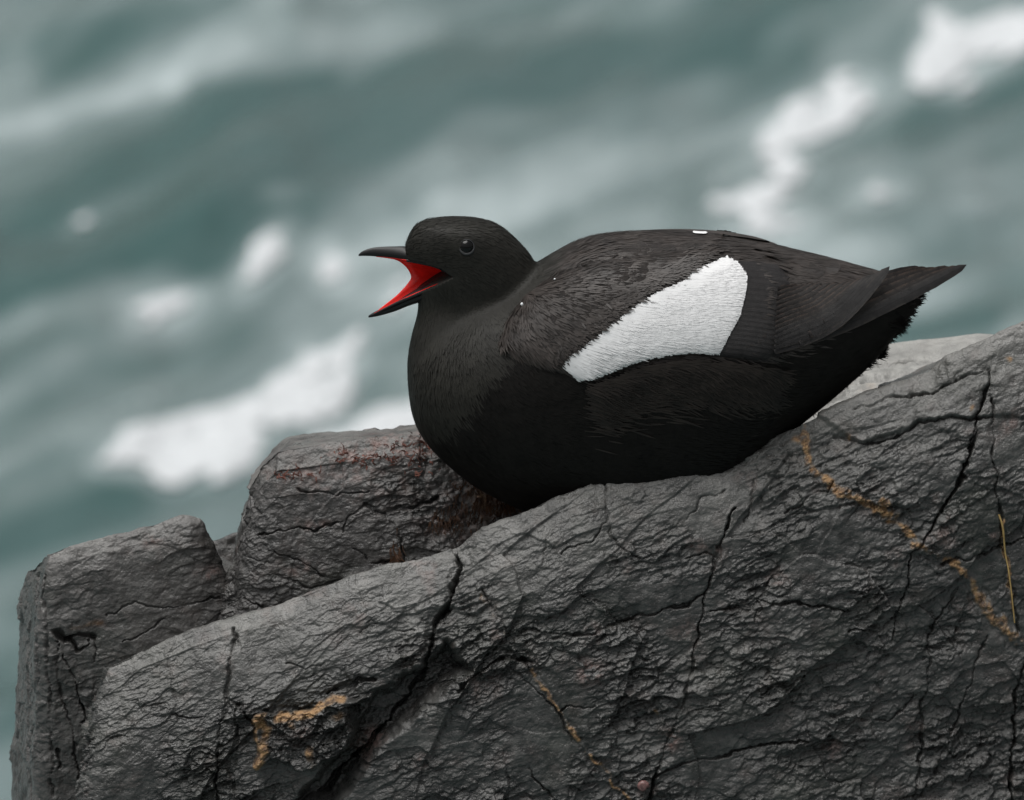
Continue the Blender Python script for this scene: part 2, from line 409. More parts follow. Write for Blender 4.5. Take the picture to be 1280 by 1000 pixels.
def chips(P, size, stretch, phi, off, shingle=0.6, warp=0.35, groove=0.35):
    """broken-stone facets: every cell is a tilted plane with its own height, leaning out at its lower rim"""
    c, s = math.cos(phi), math.sin(phi)
    a0 = P[:, 0] + 0.45 * P[:, 1]; b0 = P[:, 2] - 0.8 * P[:, 1]
    a = (a0 * c + b0 * s) / (size * stretch); b = (b0 * c - a0 * s) / size
    a = a + warp * noise(P, size * 1.3, off) + 0.5 * warp * noise(P, size * 0.45, off + 3); b = b + warp * noise(P, size * 1.3, off + 7) + 0.5 * warp * noise(P, size * 0.45, off + 5)
    ia = np.floor(a).astype(np.int32); ib = np.floor(b).astype(np.int32)
    best = np.full(len(P), 1e9, np.float32); out = np.zeros(len(P), np.float32); second = best.copy()
    o = int(off * 7) & 255
    for da in (-1, 0, 1):
        for db in (-1, 0, 1):
            h = _perm[(_perm[(ia + da + o) & 255] + ib + db) & 255]
            ca = ia + da + 0.5 + 0.42 * _g[h, 0] * 1.6; cb = ib + db + 0.5 + 0.42 * _g[h, 1] * 1.6
            xa = a - ca; xb = b - cb; r = xa * xa + xb * xb; m_ = r < best
            second = np.where(m_, best, np.minimum(second, r))
            pl = 0.55 * _g[h, 2] - (shingle + 0.4 * _g[(h + 91) & 255, 0]) * xb + 0.45 * _g[(h + 47) & 255, 1] * xa
            out = np.where(m_, pl, out); best = np.where(m_, r, best)
    edge = np.sqrt(second) - np.sqrt(best)
    return out - groove * np.exp(-(edge / 0.07) ** 2)
def make_rock(name, G, mat, label, cracks=(), feats=None, rough=1.0, phi=0.3, smooth_top=60, seed=0.0, group=None, big=8.0, facet=1.0, calm=()):
    nu, nv = G.shape[:2]
    N = grid_normals(G); mid = nv // 2
    cen = G[:, mid].mean(0); outw = ((G[:, mid] - cen) * N[:, mid]).sum(-1).mean()
    flip = outw < 0
    if flip: N = -N
    P = G.reshape(-1, 3).astype(np.float32); Nn = N.reshape(-1, 3)
    px, py = proj(P); px = px.astype(np.float32); py = py.astype(np.float32)
    up = np.clip(Nn[:, 2], 0, 1)
    vl = np.linalg.norm(np.diff(G, axis=1), axis=2)
    sv = np.concatenate([np.zeros((nu, 1)), np.cumsum(vl, 1)], 1); jc = int(nv * 0.9); sv = sv - sv[:, jc:jc + 1] + G[:, jc, 2][:, None]
    PS = np.stack([G[..., 0] - G[..., 1], np.zeros((nu, nv)), sv], -1).reshape(-1, 3).astype(np.float32)
    upm = sstep(up, 0.35, 0.8)
    d = big * fbm(P, 260, 3, 0.5, seed) + 3.2 * fbm(P, 60, 3, 0.55, seed + 2)
    # broken planes
    d += 13.0 * chips(PS, 120, 1.5, phi + 0.5, seed + 9.3, 0.35, 0.16, 0.0) * (0.15 + 0.85 * (1 - upm)) * facet
    patch_r = np.clip(0.66 + 1.15 * fbm(P, 105, 2, 0.5, seed + 3), 0.07, 1.35) * rough
    am = patch_r * (1 - 0.80 * upm)
    for pts_, k_ in calm:
        cd = poly_in(px + 10 * noise(P, 40, seed + 61), py + 10 * noise(P, 40, seed + 62), pts_); am = am * (1 - (1 - k_) * sstep(cd, -8, 14))
    d += am * (6.0 * chips(PS, 46, 1.7, phi, seed + 1.5, 0.6, 0.22, 0.1) + 4.3 * chips(PS, 19, 1.5, phi + 0.1, seed + 2.5, 0.65, 0.24, 0.25) + 3.3 * chips(PS, 9.0, 1.4, phi - 0.1, seed + 3.5) + (1.8 * chips(PS, 4.6, 1.4, phi, seed + 4.5) if rough > 0.5 else 0))
    d += (0.12 + 0.1 * am) * 6.0 * ledges(PS, 26.0, phi, 1.6, 1.0, seed + 40)
    # ragged net of thin splits, sharp valleys
    d += 0.7 * fbm(P, 7, 2, 0.6, seed + 80)
    tint = np.zeros((len(P), 4), np.float32)
    tint[:, 2] = np.clip(0.35 * fbm(P, 90, 5, 0.65, seed + 101), 0, 0.25) * (1 - 0.6 * upm)
    wx = px + 5.0 * noise(P, 26, seed + 5) + 2.6 * noise(P, 8, seed + 6); wy = py + 5.0 * noise(P, 26, seed + 7) + 2.6 * noise(P, 8, seed + 9)
    for (pts, w, dep, taper) in cracks:
        xs_ = [p[0] for p in pts]; ys_ = [p[1] for p in pts]
        sel = np.where((px > min(xs_) - 40) & (px < max(xs_) + 40) & (py > min(ys_) - 40) & (py < max(ys_) + 40) & (Nn[:, 1] < 0.3))[0]
        if not len(sel): continue
        dist, al = poly_dist(wx[sel], wy[sel], pts)
        wv = w * (0.6 + 0.75 * noise(P[sel], 24, seed + 13))
        dep = dep * np.clip(0.75 + 0.9 * noise(P[sel], 45, seed + 14), 0.15, 1.3)
        if taper: wv = wv * np.clip(1.15 - al, 0.15, 1)
        wv = np.clip(wv, 0.8, 99)
        g = np.clip(1 - dist / (wv * 1.25), 0, 1) ** 0.7
        lip = np.exp(-((dist - wv * 2.2) / (wv * 1.2)) ** 2) * np.where(wy[sel] > py[sel], 1, -0.4)
        d[sel] -= 1.25 * dep * g + 0.10 * dep * lip
        tint[sel, 2] = np.maximum(tint[sel, 2], 0.8 * np.clip(1 - dist / wv, 0, 1) * np.minimum(1, dep / 11))  # crack floors darkened in colour to deepen their shade
    if feats: d, tint = feats(P, Nn, wx, wy, px, py, d, tint, seed)
    V = P + Nn * d[:, None]
    me = grid_mesh(name, V.astype(np.float32), nu, nv, wrap_u=True, flip=flip)
    attr(me, 'tint', np.clip(tint, 0, 1))
    o = link(name, me, mat, label=label, cat='rock', group=group)
    return o, V, d

def crest(pts, Y, sp):
    out = []
    for (px, py) in pts:
        y = Y(px) if callable(Y) else Y
        p = W(px, py, y); out.append((p[0], p[1], p[2], sp))
    return out
ZF = W(640, 1060, -300)[2]

# --- front rock, in front of and under the bird
fc = [(134, 834), (160, 821), (240, 791), (300, 772), (345, 762), (400, 736), (480, 709), (540, 694), (572, 686), (600, 667), (640, 649), (690, 621), (740, 603),
      (790, 593), (820, 585), (855, 579), (890, 581), (925, 571), (960, 553), (1000, 532), (1040, 514), (1085, 494), (1130, 481), (1165, 467), (1185, 449), (1215, 434), (1250, 418), (1280, 405), (1330, 388)]
fY = lambda px: float(np.interp(px, [110, 500, 640, 1000, 1280], [-150, -135, -125, -75, -20]))
ring = crest(fc, fY, 1.25)
e = ring[-1]; ring[-1] = (e[0], e[1], e[2], 14)
ring += [(1000, 20, W(1500, 400, 0)[2], 30), (1500, 60, -80, 40), (1560, 300, -200, 40), (1000, 330, -150, 40), (560, 300, -160, 30), (300, 200, -200, 25), (0, 140, -290, 20), (-250, 110, -330, 16), (-430, 100, -370, 10), (-490, 20, -358, 5), (-507, -100, -347, 2.5)]
sk = (-430, 1400, 60, [(-430, W(200, 880, 0)[2]), (-200, W(440, 800, 0)[2]), (0, W(640, 690, 0)[2]), (100, W(740, 655, 0)[2]), (220, W(860, 645, 0)[2]), (300, W(940, 605, 0)[2]), (360, W(1000, 566, 0)[2]),
                   (440, W(1080, 520, 0)[2]), (560, W(1200, 462, 0)[2]), (640, W(1280, 425, 0)[2]), (1400, -20)])
G = ring_rock(ring, sk, [(0, 0), (5, 6), (16, 17), (45, 38), (85, 60), (120, 72), (180, 84), (400, 112), (1600, 260)], 430, ZF, 30, nsm=14)
fcracks = [
    ([(570, 684), (577, 712), (562, 745), (547, 775), (541, 800), (527, 850), (500, 886), (470, 925), (430, 965), (398, 1004)], 4.6, 17, False),
    ([(556, 762), (540, 792)], 8, 14, False),
    ([(917, 634), (906, 668), (896, 700), (886, 745), (875, 790), (862, 850), (850, 890), (835, 925), (820, 965), (811, 1004)], 2.7, 11, False),
    ([(947, 590), (938, 620), (930, 655)], 1.4, 5, False),
    ([(757, 600), (755, 650), (775, 685), (800, 700)], 1.4, 5, True),
    ([(295, 785), (290, 830), (284, 870), (273, 920), (270, 1004)], 2.6, 11, False),
    ([(296, 800), (303, 815), (311, 838)], 2.0, 8, True),
    ([(284, 872), (305, 890), (318, 905)], 2.0, 8, False), ([(296, 882), (294, 960)], 2.2, 9, True),
    ([(1222, 540), (1206, 590), (1172, 650), (1141, 690), (1128, 745), (1118, 800)], 3.0, 13, True),
    ([(1196, 735), (1165, 795), (1155, 880), (1146, 1004)], 1.8, 7, False),
    ([(1232, 795), (1198, 900), (1172, 960), (1145, 1004)], 1.5, 6, False),
    ([(1282, 830), (1270, 870), (1264, 1004)], 2.6, 12, False),
    ([(1240, 500), (1243, 600), (1254, 680), (1266, 740), (1274, 790)], 1.8, 8, False),
    ([(1178, 705), (1230, 690), (1290, 668)], 1.8, 8, False),
    ([(690, 800), (740, 790), (795, 775), (840, 760), (885, 747)], 2.6, 8, False),
    ([(892, 765), (940, 752), (1010, 755), (1060, 765)], 2.4, 7, False),
    ([(820, 970), (870, 952), (930, 938), (1010, 925)], 2.0, 8, False),
    ([(600, 735), (626, 775), (660, 835)], 1.7, 6, False),
    ([(575, 860), (610, 830), (640, 818), (662, 828)], 6.0, 13, False),
    ([(410, 868), (450, 850), (470, 852)], 3.0, 9, False),
    ([(1065, 515), (1120, 500), (1165, 492), (1215, 470), (1235, 462)], 2.0, 8, False),
    ([(1040, 545), (1100, 553), (1150, 530), (1190, 522), (1240, 524)], 2.4, 9, False),
    ([(1236, 465), (1232, 500), (1212, 560)], 3.2, 12, True),
    ([(690, 650), (680, 700)], 1.0, 3, True), ([(860, 700), (880, 690), (900, 700)], 1.6, 5, True),
    ([(620, 820), (690, 880), (720, 930)], 1.2, 4, False), ([(660, 960), (680, 985), (700, 1004)], 1.4, 6, False),
]
for px0, py0, n_, ang in [(700, 690, 5, -20), (860, 650, 4, -25), (980, 640, 5, -18), (1060, 790, 6, -12), (950, 870, 5, -22), (700, 890, 5, -15), (1080, 900, 5, -20), (450, 790, 4, -10), (360, 830, 4, -20), (190, 880, 4, 30)]:
    rr = random.Random(int(px0)); pts = [(px0, py0)]
    for i in range(n_):
        a = math.radians(ang + rr.uniform(-45, 45)); L = rr.uniform(10, 22); pts.append((pts[-1][0] + L * math.cos(a), pts[-1][1] + L * math.sin(a)))
    fcracks.append((pts, 1.5, 5.5, True))
def front_feats(P, Nn, wx, wy, px, py, d, tint, seed):
    vis = Nn[:, 1] < 0.3
    # hollow under the broken ledge, and the ledge itself
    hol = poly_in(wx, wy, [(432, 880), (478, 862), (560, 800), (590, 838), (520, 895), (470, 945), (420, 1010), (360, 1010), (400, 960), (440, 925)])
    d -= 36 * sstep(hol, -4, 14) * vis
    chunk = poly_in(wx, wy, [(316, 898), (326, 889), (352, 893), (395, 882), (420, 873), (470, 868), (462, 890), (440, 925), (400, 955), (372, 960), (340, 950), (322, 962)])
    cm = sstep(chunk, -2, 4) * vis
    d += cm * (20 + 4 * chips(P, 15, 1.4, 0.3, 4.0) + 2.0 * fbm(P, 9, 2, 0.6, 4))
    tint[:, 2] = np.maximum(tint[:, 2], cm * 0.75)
    tint[:, 2] = np.maximum(tint[:, 2], 0.75 * sstep(hol, 0, 14) * vis)  # overhang shade painted into the hollow's colour
    dist, al = poly_dist(wx, wy, [(321, 960), (322, 925), (320, 898), (345, 897), (380, 892), (412, 878), (430, 874)])
    r1 = np.exp(-(dist / 6.5) ** 2) * vis; dl, _ = poly_dist(wx, wy, [(326, 950), (330, 925), (330, 903)]); r1 = np.maximum(r1, np.exp(-(dl / 11) ** 2) * vis)
    r1 = np.maximum(r1, 0.75 * cm * np.clip(noise(P, 22, 44) + 0.15, 0, 1)); r1 *= np.clip(0.7 + 1.0 * noise(P, 14, 3), 0, 1); d += 3.0 * r1 * (0.5 + 0.7 * noise(P, 5, 8))
    tint[:, 2] *= 1 - 0.9 * r1
    # rusty veins
    for pts, w, a, dep in [([(1001, 531), (1008, 560), (1018, 588), (1036, 606), (1075, 626), (1106, 640), (1138, 668)], 6.0, 1.0, 2.5), ([(1100, 628), (1120, 646)], 7, 1.0, 3), ([(1138, 678), (1165, 690), (1192, 704)], 6, 0.7, 2.5),
                      ([(1196, 704), (1212, 722), (1224, 748)], 6, 0.85, 2.5), ([(1224, 748), (1245, 775), (1286, 808)], 8, 1.0, 3.5),
                      ([(1252, 650), (1256, 690), (1262, 722), (1268, 768)], 2.6, 0.75, 2), ([(600, 740), (614, 768), (632, 792)], 2.5, 0.45, 1), ([(664, 838), (690, 875), (715, 915), (742, 948), (764, 976), (790, 1004)], 3.0, 0.75, 2),
                      ([(710, 905), (722, 922)], 4, 1, 2)]:
        dist, al = poly_dist(wx, wy, pts)
        g = np.exp(-(dist / w) ** 2) * vis; gp = a * np.clip(0.95 + 0.7 * noise(P, 18, seed + 33), 0.35, 1)
        r1 = np.maximum(r1, g * gp * np.clip(0.9 + 0.9 * noise(P, 7, seed + 35), 0.3, 1)); d += dep * g * (0.2 + 0.8 * noise(P, 5, 21)) - dep * 1.2 * np.exp(-((dist - w * 1.3) / (w * 0.6)) ** 2) * vis * 0.6
    for (cx, cy, r_) in [(1217, 510, 5), (1064, 545, 6), (995, 545, 10), (1260, 448, 6), (822, 892, 5)]:
        r1 = np.maximum(r1, 0.6 * np.exp(-(np.hypot(wx - cx, wy - cy) / r_) ** 2) * vis)
    r1 = sstep(r1, 0.22, 0.72)
    tint[:, 0] = np.maximum(tint[:, 0], r1); tint[:, 2] *= 1 - 0.9 * r1
    # reddish film patches
    al_ = np.clip(noise(P, 40, 91) - 0.35, 0, 1) * np.clip(noise(P, 150, 92) + 0.4, 0, 1)
    tint[:, 1] = np.clip(al_ * 1.4, 0, 0.6)
    for (cx, cy, rx, ry) in [(1010, 522, 14, 5), (1030, 517, 8, 4), (735, 840, 16, 14), (840, 925, 10, 14)]:
        tint[:, 1] = np.maximum(tint[:, 1], 0.7 * np.exp(-((wx - cx) / rx) ** 2 - ((wy - cy) / ry) ** 2))
    # rounded shoulder painted paler where it faces the sky's light, plus random pale patches
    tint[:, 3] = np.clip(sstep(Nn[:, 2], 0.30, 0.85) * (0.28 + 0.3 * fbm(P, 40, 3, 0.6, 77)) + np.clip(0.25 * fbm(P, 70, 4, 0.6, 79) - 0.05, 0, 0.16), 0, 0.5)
    tint[:, 3] = np.maximum(tint[:, 3], 0.55 * sstep(px, 960, 1060) * sstep(Nn[:, 2], 0.45, 0.9))  # right-hand top: wet sky reflection painted as a pale tint
    # step of the slab above the right-hand ledge
    led, _ = poly_dist(wx, wy, [(1060, 510), (1085, 545), (1150, 528), (1190, 520), (1290, 520)])
    shelf = poly_in(wx, wy, [(1020, 520), (1075, 552), (1150, 530), (1190, 522), (1240, 524), (1330, 515), (1330, 380), (1200, 420), (1100, 480)])
    d += 6 * sstep(shelf, -2, 3) * vis
    return d, tint
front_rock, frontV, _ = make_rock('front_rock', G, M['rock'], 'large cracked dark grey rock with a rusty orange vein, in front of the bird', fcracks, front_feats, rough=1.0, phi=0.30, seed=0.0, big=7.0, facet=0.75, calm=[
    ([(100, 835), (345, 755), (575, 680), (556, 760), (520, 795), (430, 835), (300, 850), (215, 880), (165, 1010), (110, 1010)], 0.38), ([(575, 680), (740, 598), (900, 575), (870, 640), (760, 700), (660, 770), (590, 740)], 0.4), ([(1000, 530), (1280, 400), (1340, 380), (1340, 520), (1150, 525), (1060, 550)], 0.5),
    ([(640, 840), (720, 830), (730, 870), (660, 880)], 0.3), ([(1180, 690), (1290, 660), (1290, 760), (1210, 730)], 0.4)])

# --- rock behind the bird's breast
mY = 70
mc = [(294, 695), (302, 645), (310, 612), (322, 586), (346, 563), (400, 556), (460, 549), (520, 545), (580, 547), (640, 562), (690, 598), (730, 636)]
ring = [W(292, 800, mY + 8).tolist() + [1.6], W(293, 730, mY + 5).tolist() + [1.4]] + crest(mc, mY, 1.3)
ring = [tuple(r) for r in ring]
e = ring[-1]; ring[-1] = (e[0], e[1], e[2], 8)
ring += [tuple(W(x, y, Y)) + (sp,) for x, y, Y, sp in ((770, 640, 180, 14), (740, 610, 330, 14), (580, 532, 340, 8), (460, 535, 340, 5), (356, 546, 320, 4), (318, 590, 250, 4), (302, 650, 150, 4))]
sk = (-270, 60, 200, [(-270, W(370, 554, 200)[2]), (-150, W(500, 540, 200)[2]), (60, W(690, 590, 200)[2])])
G = ring_rock(ring, sk, [(0, 0), (6, 7), (20, 20), (50, 36), (110, 52), (300, 80), (1600, 200)], 300, W(640, 800, 0)[2], 30, nsm=24)
mcracks = [
    ([(372, 610), (420, 618), (460, 612)], 1.8, 6, False), ([(455, 632), (480, 640), (520, 632), (545, 622)], 4.5, 13, False), ([(520, 600), (523, 625), (526, 640)], 2.2, 9, False),
    ([(300, 600), (312, 625), (322, 645)], 1.8, 6, False), ([(306, 748), (325, 757), (345, 770)], 1.8, 9, False), ([(320, 668), (370, 662), (430, 655)], 1.8, 6, False),
    ([(345, 720), (390, 735), (430, 728)], 1.6, 6, False), ([(440, 684), (458, 702)], 1.6, 6, True), ([(430, 665), (440, 645), (455, 632)], 1.8, 7, False), ([(545, 650), (560, 658), (575, 648)], 3.5, 10, False),
    ([(345, 690), (380, 706), (405, 724)], 1.2, 5, False), ([(495, 665), (500, 690), (502, 712)], 1.8, 8, False), ([(466, 706), (490, 700), (515, 698)], 1.6, 6, False),
    ([(527, 545), (529, 580), (531, 600)], 1.2, 5, False)]
def mid_feats(P, Nn, wx, wy, px, py, d, tint, seed):
    vis = Nn[:, 1] < 0.5
    lum = sstep(wx, 430, 560) * vis
    d += lum * (4.5 * fbm(P, 24, 3, 0.6, 6) + 2.0 * np.abs(noise(P, 9, 7)))
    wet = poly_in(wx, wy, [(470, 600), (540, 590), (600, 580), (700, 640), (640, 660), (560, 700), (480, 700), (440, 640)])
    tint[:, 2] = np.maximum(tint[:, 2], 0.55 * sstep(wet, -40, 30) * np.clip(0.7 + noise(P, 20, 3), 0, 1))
    a = np.zeros(len(P), np.float32)
    for (cx, cy, rx, ry, k) in [(430, 572, 26, 14, 1), (490, 560, 46, 16, 1.0), (530, 556, 24, 14, 0.9), (365, 592, 30, 8, 0.8), (395, 655, 24, 8, 0.4), (600, 625, 40, 40, 0.7), (560, 660, 30, 14, 0.5), (375, 712, 20, 12, 0.4), (440, 600, 80, 30, 0.35)]:
        a = np.maximum(a, k * np.exp(-((wx - cx) / rx) ** 2 - ((wy - cy) / ry) ** 2))
    tint[:, 1] = a * np.clip(0.7 + 1.2 * noise(P, 12, 15), 0, 1)
    tint[:, 3] = np.clip(sstep(Nn[:, 2], 0.35, 0.9) * (0.25 + 0.3 * fbm(P, 40, 3, 0.6, 77)), 0, 0.45)  # up-facing parts painted paler, as light from above leaves them
    g = np.exp(-((wx - 602) / 14) ** 2 - ((wy - 628) / 22) ** 2); tint[:, 0] = 0.6 * g * np.clip(0.5 + 1.5 * noise(P, 9, 5), 0, 1)
    return d, tint
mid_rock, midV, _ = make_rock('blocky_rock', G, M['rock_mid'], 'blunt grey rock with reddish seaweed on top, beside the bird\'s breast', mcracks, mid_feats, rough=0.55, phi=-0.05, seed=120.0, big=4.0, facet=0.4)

# --- low rock on the left
lY = 40
lc = [(62, 693), (78, 686), (110, 677), (150, 668), (195, 655), (232, 645), (250, 652), (268, 676), (282, 702), (296, 730), (320, 760)]
ring = crest(lc, lambda px: lY + (px - 62) * 0.12, 1.3)
e = ring[-1]; ring[-1] = (e[0], e[1], e[2], 8)
p1, p2, p3 = W(50, 702, 150), W(36, 714, 260), W(28, 730, 350)
ring += [(-280, 260, W(360, 740, 260)[2], 10), (-330, 420, W(310, 740, 420)[2], 12), (-480, 520, W(160, 745, 520)[2], 10), (p3[0], p3[1], p3[2], 2.2), (p2[0], p2[1], p2[2], 2.0), (p1[0], p1[1], p1[2], 1.8)]
sk = (-560, -410, 260, [(-560, W(80, 715, 260)[2]), (-410, W(230, 672, 260)[2])])
G = ring_rock(ring, sk, [(0, 0), (5, 5), (16, 13), (40, 22), (120, 34), (400, 52), (1600, 150)], 340, ZF - 60, 26, nsm=14)
lcracks = [
    ([(68, 790), (80, 800), (98, 792), (118, 800)], 5.5, 15, False), ([(84, 800), (100, 812), (112, 805)], 4, 12, False), ([(103, 880), (108, 892), (104, 902)], 5, 16, False), ([(78, 820), (92, 850), (103, 880), (118, 930), (140, 1004)], 2.0, 9, False),
    ([(70, 800), (72, 850), (88, 905), (105, 1000)], 1.8, 7, False), ([(55, 720), (58, 800), (62, 880), (64, 1004)], 2.0, 6, False), ([(72, 940), (74, 960)], 4, 12, False),
    ([(130, 770), (170, 752), (205, 760), (240, 752), (275, 745)], 1.5, 5, False), ([(155, 800), (180, 790), (205, 775)], 1.5, 5, False), ([(285, 735), (278, 770)], 1.6, 6, False), ([(300, 715), (300, 770)], 2.6, 10, False),
    ([(45, 715), (47, 860)], 1.4, 5, False), ([(120, 800), (122, 830)], 2, 8, True)]
def left_feats(P, Nn, wx, wy, px, py, d, tint, seed):
    vis = Nn[:, 1] < 0.5
    tint[:, 3] = np.clip(sstep(Nn[:, 2], 0.35, 0.9) * (0.2 + 0.3 * fbm(P, 40, 3, 0.6, 77)) + 0.10, 0, 0.4)  # top light painted in: paler where the surface faces up
    g, _ = poly_dist(wx, wy, [(88, 784), (110, 779), (124, 780)]); tint[:, 0] = 0.4 * np.exp(-(g / 3) ** 2) * vis
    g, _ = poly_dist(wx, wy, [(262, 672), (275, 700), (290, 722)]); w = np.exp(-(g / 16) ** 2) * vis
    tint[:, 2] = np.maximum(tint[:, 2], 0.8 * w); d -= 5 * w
    a = np.zeros(len(P), np.float32)
    for (cx, cy, rx, ry) in [(190, 675, 10, 8), (262, 715, 14, 8), (120, 780, 14, 5), (295, 735, 8, 12)]:
        a = np.maximum(a, 0.5 * np.exp(-((wx - cx) / rx) ** 2 - ((wy - cy) / ry) ** 2))
    tint[:, 1] = a
    return d, tint
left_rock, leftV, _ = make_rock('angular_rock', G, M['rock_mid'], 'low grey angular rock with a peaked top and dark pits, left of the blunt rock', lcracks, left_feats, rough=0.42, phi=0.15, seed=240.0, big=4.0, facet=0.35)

# --- pale slab behind the tail
tz = W(1100, 432, 430)[2]
ring = [(150, 150, tz - 26, 10), (300, 120, tz - 22, 2.4), (430, 105, tz - 14, 2.4), (560, 130, tz - 8, 6), (700, 200, tz, 14), (760, 430, tz + 6, 14), (W(1225, 420, 430)[0], 430, W(1225, 418, 430)[2], 2.4), (W(1090, 433, 430)[0], 430, W(1090, 434, 430)[2], 2.4), (330, 420, tz - 14, 4), (160, 360, tz - 24, 10)]
sk = (260, 640, 270, [(260, tz - 20), (640, tz)])
G = ring_rock(ring, sk, [(0, 0), (6, 6), (25, 16), (80, 30), (400, 60), (1600, 180)], 60, tz - 300, 110, nsm=10)
def pale_feats(P, Nn, wx, wy, px, py, d, tint, seed):
    d *= 0.55
    for pts in ([(1100, 457), (1130, 452), (1180, 450)], [(1040, 488), (1085, 476), (1120, 470)], [(1030, 500), (1070, 492)]):
        g, _ = poly_dist(wx, wy, pts); d -= 7 * np.exp(-(g / 3.0) ** 2) * (Nn[:, 2] > 0.4); tint[:, 2] = np.maximum(tint[:, 2], 0.4 * np.exp(-(g / 2.5) ** 2))
    tint[:, 3] = 0.55 + 0.25 * fbm(P, 50, 3, 0.6, 7)
    for (cx, cy, rx, ry) in [(1050, 482, 14, 5), (1085, 486, 10, 5), (1015, 512, 10, 6)]:
        tint[:, 0] = np.maximum(tint[:, 0], 0.25 * np.exp(-((wx - cx) / rx) ** 2 - ((wy - cy) / ry) ** 2))
    return d, tint
make_rock('flat_pale_rock', G, M['rock_pale'], 'flat pale wet rock lying behind the bird\'s tail', (), pale_feats, rough=0.3, phi=0.1, seed=360.0, big=5.0)

# --- small pale rock seen through the notch
ring = [(-420, 420, W(215, 672, 420)[2], 3), (-385, 415, W(255, 674, 415)[2], 2), (-352, 410, W(285, 664, 410)[2], 2), (-320, 420, W(318, 668, 420)[2], 4), (-300, 520, W(340, 690, 520)[2], 10), (-360, 560, W(280, 690, 560)[2], 10), (-430, 520, W(210, 700, 520)[2], 10)]
sk = (-400, -330, 480, [(-400, W(240, 690, 480)[2]), (-330, W(310, 675, 480)[2])])
G = ring_rock(ring, sk, [(0, 0), (6, 6), (25, 14), (80, 22), (400, 50), (1600, 150)], 70, -600, 14, nsm=6)
make_rock('notch_rock', G, M['rock_mid'], 'small rock peeping through the notch between two rocks', (), None, rough=0.4, phi=0.1, seed=480.0, big=2.0)

# --- cliff that carries the rocks, down into the sea
ring = [(-520, -520, -1180, 30), (0, -560, -1190, 30), (700, -560, -1170, 40), (1700, -500, -1180, 60), (1900, 200, -1180, 60), (1600, 640, -1200, 60), (600, 640, -1190, 50), (-100, 600, -1200, 40), (-540, 640, -1200, 40), (-640, 100, -1190, 40)]
sk = (-300, 1400, 60, [(-300, -1150), (1400, -1140)])
G = ring_rock(ring, sk, [(0, 0), (20, 20), (80, 50), (300, 130), (1500, 420), (4500, 1300), (12000, 3200)], 60, -3000, 16, zdeep=SEA_Z - 900, nsm=6)
nu, nv = G.shape[:2]; N_ = grid_normals(G)
if ((G[:, nv // 2] - G[:, nv // 2].mean(0)) * N_[:, nv // 2]).sum() < 0: N_ = -N_
Pc = G.reshape(-1, 3).astype(np.float32); dc = 60 * fbm(Pc, 900, 5, 0.55, 3) + 25 * np.abs(fbm(Pc, 240, 3, 0.5, 9))
Vc = Pc + N_.reshape(-1, 3) * dc[:, None] * sstep(-Pc[:, 2], 1150, 1500)[:, None]
me = grid_mesh('cliff', Vc, nu, nv, wrap_u=True); attr(me, 'tint', np.zeros((len(Vc), 4)))
link('cliff', me, M['rock'], kind='structure')

# ------------------------------------------------------------------ the bird
def interp_rows(rows, n):
    R = np.array(rows, float); t = np.linspace(0, 1, len(R)); tt = np.linspace(0, 1, n)
    # Catmull-Rom through the stations
    out = np.zeros((n, R.shape[1]))
    m = len(R) - 1
    for i, q in enumerate(tt):
        s = min(q * m, m - 1e-6); k = int(s); f = s - k
        p0, p1, p2, p3 = R[max(k - 1, 0)], R[k], R[k + 1], R[min(k + 2, m)]
        out[i] = 0.5 * (2 * p1 + (p2 - p0) * f + (2 * p0 - 5 * p1 + 4 * p2 - p3) * f ** 2 + (3 * p1 - p0 - 3 * p2 + p3) * f ** 3)
    return out
def zpy(py): return (500 - py) / CT
def loft_closed(bm, rings):
    n = len(rings[0]); vs = [[bm.verts.new(p) for p in r] for r in rings]
    for a, b_ in zip(vs[:-1], vs[1:]):
        for k in range(n): bm.faces.new((a[k], a[(k + 1) % n], b_[(k + 1) % n], b_[k]))
    bm.faces.new(vs[0][::-1]); bm.faces.new(vs[-1])
    bmesh.ops.recalc_face_normals(bm, faces=bm.faces[:])
def ell_ring(fn, n=40, e=2.0):
    out = []
    for k in range(n):
        a = 2 * math.pi * k / n; c, s = math.cos(a), math.sin(a)
        out.append(fn(math.copysign(abs(c) ** (2 / e), c), math.copysign(abs(s) ** (2 / e), s)))
    return out
bm = bmesh.new()
# trunk: x, top py, bottom py, half width
trunk = [(511, 455, 492, 12), (517, 428, 520, 42), (530, 412, 545, 66), (555, 392, 572, 88), (590, 372, 600, 104), (630, 356, 622, 113), (675, 331, 640, 121), (730, 303, 650, 127), (800, 294, 652, 130), (870, 296, 634, 128),
         (930, 304, 594, 118), (985, 315, 540, 98), (1040, 327, 495, 72), (1085, 338, 456, 48), (1116, 345, 420, 31), (1136, 350, 388, 14)]
rings = []
for x, t, b_, w in interp_rows(trunk, 60):
    zc = (zpy(t) + zpy(b_)) / 2; h = (zpy(t) - zpy(b_)) / 2
    rings.append(ell_ring(lambda c, s: (x - 640, w * c, zc + h * s), 44, 2.15))
loft_closed(bm, rings)
body_me = bpy.data.meshes.new('tmp'); 
